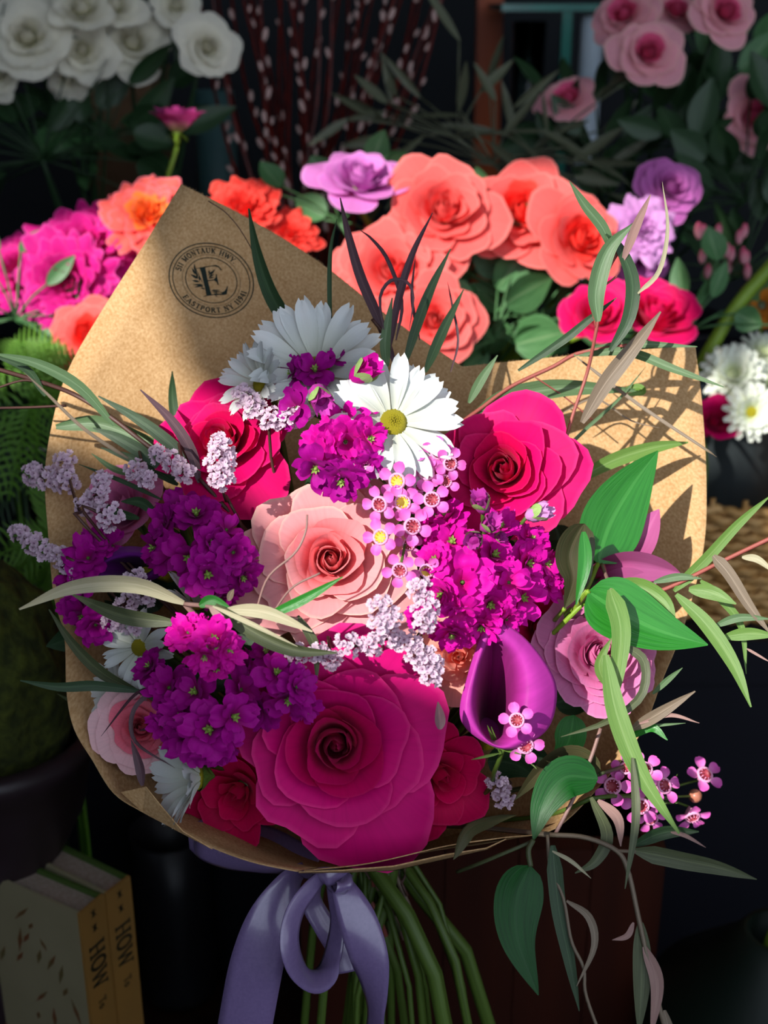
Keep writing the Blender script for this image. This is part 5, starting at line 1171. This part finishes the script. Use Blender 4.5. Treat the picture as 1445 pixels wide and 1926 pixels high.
for i, (px, py, d, n, ln, w, mt, lb, ky) in enumerate([
    (930, 310, 1.12, 16, .055, .010, 'olived', 'dusky olive branch above the coral roses', 'pink'), (1000, 290, 1.16, 14, .055, .010, 'olived', 'dusky olive branch under the dull pink rose', 'pink'), (1130, 320, 1.18, 20, .05, .022, 'foliage', 'dark leafy branch below the dusty pink roses', 'pink'),
    (1300, 270, 1.22, 26, .05, .030, 'foliage', 'dark rose leaves between the dusty pink roses at the upper right', 'pink'), (1400, 380, 1.12, 26, .05, .028, 'foliage', 'dark leaves at the right edge below the dusty pink roses', 'pink'),
    (1390, 520, 1.06, 24, .045, .018, 'foliage', 'shaded leaves with small pink buds at the right', 'pink'), (860, 260, 1.12, 12, .06, .008, 'olived', 'thin olive twig right of the willow bundle', 'pink'),
    (200, 260, 1.22, 26, .06, .026, 'foliage', 'dark leaves hanging below the white roses', 'white'), (80, 300, 1.2, 26, .06, .026, 'foliage', 'dark leaves at the left edge below the white roses', 'white'), (1330, 170, 1.24, 18, .05, .026, 'rosel', 'green leaves beside the dusty pink rose heart', 'pink')]):
    spray(px, py, d, n, 1.9, ln, w, mt, lb, 70 + i, ky)
for i, (px, py, d, n, ln, w, lb) in enumerate([(930, 640, .96, 22, .040, .030, 'sunlit green rose leaves between the coral roses and the right paper flap'), (1010, 600, .99, 20, .036, .024, 'grey-green leaves behind the cerise rose'), (880, 520, 1.0, 14, .03, .018, 'small green leaves under the tall coral roses'),
    (30, 600, .93, 14, .035, .016, 'lit green leaves under the magenta roses at the left edge'), (1300, 620, .96, 12, .03, .018, 'pale green leaves right of the dark cerise rose'), (640, 420, 1.0, 10, .03, .020, 'green leaves under the single lilac rose')]):
    spray(px, py, d, n, 2.2, ln, w, 'rosel', lb, 90 + i, 'left' if px < 100 else 'mid')
# small pink buds in the shaded leaves at the right
br = random.Random(4); m = M()
root = empty('waxflower_buds', P(1350, 470, 1.02)); tag(root, 'small dim pink buds on a twig among the dark leaves at the right', 'buds'); 
for k in range(16):
    c = P(1350 + br.uniform(-55, 65), 470 + br.uniform(-45, 60), 1.0 + br.uniform(-.02, .02)); mm = M(); mm.ball(c, .0045, 8, 6, (.7, .7, 1.4)); put_world('bud', mm, PM['dusty'], root); m.tube([P(1350, 520, 1.03), c], .0006, 4)
put_world('twig', m, LM['olive'], root); bstem(root, P(1350, 520, 1.03), 'pink', LM['olive'], .0014)

# white chrysanthemums and an orange gerbera at the right
def mum(px, py, r, d, f, n, mat, label, seed, name='chrysanthemum', cat='chrysanthemum', disc=None, lays=4):
    root = rootm(name, px, py, r, d, f, label, cat); rnd = random.Random(seed)
    for l in range(lays):
        for k in range(n):
            m = M(); fpetal(m, 2 * PI * (k + l * .5) / n + rnd.uniform(-.1, .1), .10, lerp(.92, .45, l / lays), .26, .1 + .32 * l + rnd.uniform(-.1, .1), .05 + .30 * l, cup=.5, ruf=.06, seed=seed * 9 + k + l * 31, nu=4, nv=6, peak=.7, tipw=.5); put('petal', m, mat, root)
    m = M(); m.ball((0, 0, .04), .22 if disc else .16, 12, 8, (1, 1, .5), bump=.2); put('disc', m, disc or PM['mumw'], root)
    base = root.matrix_world @ Vector((0, 0, -.03)); bstem(root, base, 'right', LM['stemb'], .002); return root
mum(1378, 705, 62, .95, (-.2, .3, 1), 15, PM['mumw'], 'white chrysanthemum in the sun at the right, upper left one', 1)
mum(1432, 665, 46, .98, (.2, .5, 1), 14, PM['mumw'], 'creamy white chrysanthemum cut by the right edge, top one', 2)
mum(1412, 775, 56, .92, (.1, -.1, 1), 15, PM['mumw'], 'white chrysanthemum with yellow heart above the grey bucket', 3, disc=M_yel, lays=3)
mum(1440, 720, 44, .97, (.4, .2, 1), 13, PM['mumw'], 'white chrysanthemum cut by the right edge, between the others', 4)
mum(1432, 575, 48, .98, (-.1, .2, 1), 20, PM['gerb'], 'orange gerbera at the right edge above the white chrysanthemums', 5, 'gerbera', 'gerbera', disc=LM['olive'], lays=3)
m = M(); root = empty('green_flower_stalk', P(1330, 690, .97)); tag(root, 'thick bright green flower stalk leaning up to the right edge', 'stalk')
m.tube([P(1280, 760, .985), P(1340, 650, .97), P(1390, 570, .965), P(1470, 480, .96)], .0055, 8, samples=14); put_world('stalk', m, LM['stemb'], root)
e = BK['right'][0] + Vector((-.01, 0, .012)); m = M(); m.tube([P(1280, 760, .985), P(1320, 860, 1.03), e], .005, 8, samples=10); put_world('stalk', m, LM['stemb'], root)

# wicker basket at the right
M_wick = plain('wicker', 'D0A468', .55, 'B88848', 60, .0003)
bk = P(1400, 1080, .93); zb0 = P(1400, 1160, .93).z; root = empty('wicker_basket', Vector((bk.x + .03, bk.y, TIER))); tag(root, 'light wicker basket at the right edge below the grey bucket, partly in the sun', 'basket')
hb = P(1400, 1005, .95).z - TIER; 
cx, cy = bk.x + .035, 1.0
nw = 44
for lay in range(max(6, int(hb / .0075))):
    m = M(); zz = TIER + .005 + lay * .0075; pts = []
    for k in range(nw * 4 + 1):
        a = 2 * PI * k / (nw * 4); r = .082 + .08 * (zz - TIER) + .0035 * math.sin(a * nw / 2 + lay * PI); pts.append(Vector((cx + r * math.cos(a), cy + r * math.sin(a) * .75, zz + .0012 * math.sin(a * nw + lay))))
    m.tube(pts, .0042, 5, cap=False); put_world('woven_cane', m, M_wick, root)
for k in range(nw // 2):
    a = 2 * PI * k / (nw // 2); m = M(); m.tube([Vector((cx + .082 * math.cos(a), cy + .0615 * math.sin(a), TIER)), Vector((cx + (.082 + .08 * hb) * math.cos(a), cy + (.0615 + .06 * hb) * math.sin(a), TIER + hb + .004))], .0025, 5); put_world('upright', m, M_wick, root)

# things in the dark at the back
M_glass = bpy.data.materials.new('clear_glass'); M_glass.use_nodes = True
b = M_glass.node_tree.nodes['Principled BSDF']; b.inputs['Transmission Weight'].default_value = 1; b.inputs['Roughness'].default_value = .03; b.inputs['Base Color'].default_value = lin('C8DCD8'); b.inputs['IOR'].default_value = 1.3
M_tealg = plain('teal_glass_edge', '0C6458', .25, '14806C', 10, spec=.8)
def zt_(py, y): # height of the sight line through row py at wall distance y
    v = (963 - py) * K; f = FW + v * UP; return C0.z + f.z * (y / f.y)
def xt_(px, py, y):
    v = (963 - py) * K; f = FW + v * UP; return (px - 722.5) * K * (y / f.y)
yb = 1.85
m = M(); xx = xt_(920, 60, yb); m.box((xx, yb, (TIER + ZC) / 2), (.035, .035, ZC - TIER)); o_ = put('shelf_post', m, M_post, flat=True); tag(o_, 'orange-brown wooden shelf post at the top, right of the willow bundle', 'post')
root = empty('glass_shelf', Vector((xt_(1000, 10, 1.75), 1.75, zt_(12, 1.7)))); tag(root, 'glass shelf with teal edges at the top of the picture', 'shelf')
zs = zt_(14, 1.62); xa, xb = xt_(940, 10, 1.62), xt_(1190, 10, 1.62)
m = M(); m.box(((xa + xb) / 2, 1.70, zs), (xb - xa, .22, .008)); put_world('shelf_plate', m, M_tealg, root, flat=True)
m = M(); xp = xt_(1061, 60, 1.62); m.box((xp, 1.60, (zs + 1.16) / 2), (.012, .012, zs - 1.16)); put_world('upright', m, M_tealg, root, flat=True)
m = M(); zl = 1.16; m.box(((xa + xb) / 2, 1.70, zl), (xb - xa, .22, .01)); put_world('lower_plate', m, M_tealg, root, flat=True)
def vase(px, pyb, pyt, y, wpx, mat, label, name='glass_vase', cat='vase', z0=None):
    z0 = zt_(pyb, y) if z0 is None else z0; z1 = zt_(pyt, y); r = abs(xt_(px + wpx / 2, pyt, y) - xt_(px, pyt, y)); x = xt_(px, (pyb + pyt) / 2, y); root = empty(name, Vector((x, y, z0))); tag(root, label, cat); h = z1 - z0; m = M()
    m.lathe([(.001, 0), (r * .9, 0), (r, .01), (r * .96, h * .5), (r, h), (r * .93, h), (r * .9, h * .5), (r * .92, .015), (.001, .012)], 36); put('body', m, mat, root); return root
vase(995, 160, 40, 1.70, 62, M_glass, 'clear glass cylinder vase on the glass shelf at the top', z0=zl + .006)
M_white = plain('white_glaze', 'C8D4DC', .3, 'B0C0CC', 6)
jug = vase(1112, 170, 30, 1.62, 44, M_white, 'white jug with a curled handle, partly hidden by the dusty pink roses', 'jug', 'jug', z0=TIER)
jl = jug.matrix_world.translation; m = M(); zj = zt_(70, 1.55); m.tube([Vector((jl.x + .02, 1.58, zj + .03)), Vector((jl.x + .055, 1.57, zj + .04)), Vector((jl.x + .06, 1.57, zj - .01)), Vector((jl.x + .03, 1.58, zj - .05))], .007, 8, samples=14); put_world('handle', m, M_white, jug)
vase(405, 330, 170, 1.45, 78, M_teal, 'teal grey vase standing behind the single purple-pink rose', 'teal_vase', 'vase', z0=TIER)
M_card = plain('beige_carton', '6C5038', .8, '785C40', 10)
root = empty('beige_carton', Vector((xt_(215, 300, 1.55), 1.6, TIER))); tag(root, 'beige carton standing in the dark behind the orange bloom', 'box')
x0, x1 = xt_(165, 300, 1.55), xt_(290, 300, 1.55); zc = zt_(165, 1.55)
m = M(); m.box(((x0 + x1) / 2, 1.62, (zc + TIER) / 2), (x1 - x0, .14, zc - TIER)); put_world('body', m, M_card, root, flat=True)
m = M(); m.box(((x0 + x1) / 2, 1.62, zc + .004), (x1 - x0 + .006, .146, .03)); put_world('lid', m, M_card, root, flat=True)
vase(90, 420, 170, 1.12, 150, M_glass, 'clear glass vase with dark water stems under the white roses', z0=TIER) if False else None
M_gvase = plain('dark_green_glaze', '0A1810', .55, '0E2014', 6)
gx = P(1400, 1800, .80); root = empty('round_vase', Vector((gx.x + .02, gx.y, SHELF))); tag(root, 'dark green round vase in the lower right corner with thick yellow-green stalks', 'vase'); m = M(); hz = P(1430, 1735, .80).z - SHELF
m.lathe([(.001, 0), (.04, 0), (.07, .03), (.088, .07), (.078, hz * .75), (.03, hz * .95), (.022, hz), (.018, hz), (.02, hz * .9), (.001, hz * .85)], 48); put('body', m, M_gvase, root)
rt2 = empty('flower_stalks', Vector((gx.x + .02, gx.y, SHELF + hz * .9))); tag(rt2, 'two thick yellow-green stalks rising from the dark green vase in the lower right corner', 'stalk')
for dx in (-.006, .010):
    m = M(); b0 = Vector((gx.x + .02 + dx, gx.y, SHELF + hz * .9)); m.tube([b0, b0 + Vector((.012, .0, .07)), b0 + Vector((.03, .02, .20))], .006, 8, samples=8); put_world('stalk', m, LM['stemb'], rt2)
spray(1300, 1640, .90, 18, 2.6, .03, .012, 'foliage', 'dim grey-green leaves behind the waxflower spray at the lower right', 120, 'right') if False else None
# dark pot behind the left edge of the paper and shaded pots at the lower left
vase(330, 1900, 1560, .86, 150, M_bucket, 'black bucket standing in the dark left of the satin ribbon', 'flower_bucket', 'bucket', z0=SHELF)

# ================================================================== light
w = bpy.data.worlds.new('sky'); sc.world = w; w.use_nodes = True; nt = w.node_tree; bg = nt.nodes['Background']
bg.inputs[0].default_value = (.74, .84, 1.0, 1); bg.inputs[1].default_value = WORLD_S
su = bpy.data.lights.new('sun', 'SUN'); su.energy = SUN_S; su.angle = math.radians(.6); su.color = (1.0, .96, .90)
so = bpy.data.objects.new('sun', su); COL.objects.link(so); so.rotation_euler = SUNL.to_track_quat('-Z', 'Y').to_euler(); so.location = (-2, -3, 4)

# ================================================================== camera
cd = bpy.data.cameras.new('camera'); cam = bpy.data.objects.new('camera', cd); COL.objects.link(cam); sc.camera = cam
cd.sensor_fit = 'VERTICAL'; cd.sensor_height = 24; cd.lens = 12 / math.tan(FOV / 2); cam.location = C0; cam.rotation_euler = (PI / 2 - TH, 0, 0); cd.clip_start = .01
cd.dof.use_dof = True; cd.dof.focus_distance = .505; cd.dof.aperture_fstop = 7.5
sc.view_settings.view_transform = 'Standard'; sc.view_settings.look = 'None'; sc.view_settings.exposure = EXPO; sc.view_settings.gamma = 1.0; sc.view_settings.use_curve_mapping = False
sc.cycles.max_bounces = 7; sc.cycles.diffuse_bounces = 4; sc.cycles.glossy_bounces = 3; sc.cycles.transmission_bounces = 6; sc.cycles.transparent_max_bounces = 6
sc.cycles.caustics_reflective = False; sc.cycles.caustics_refractive = False
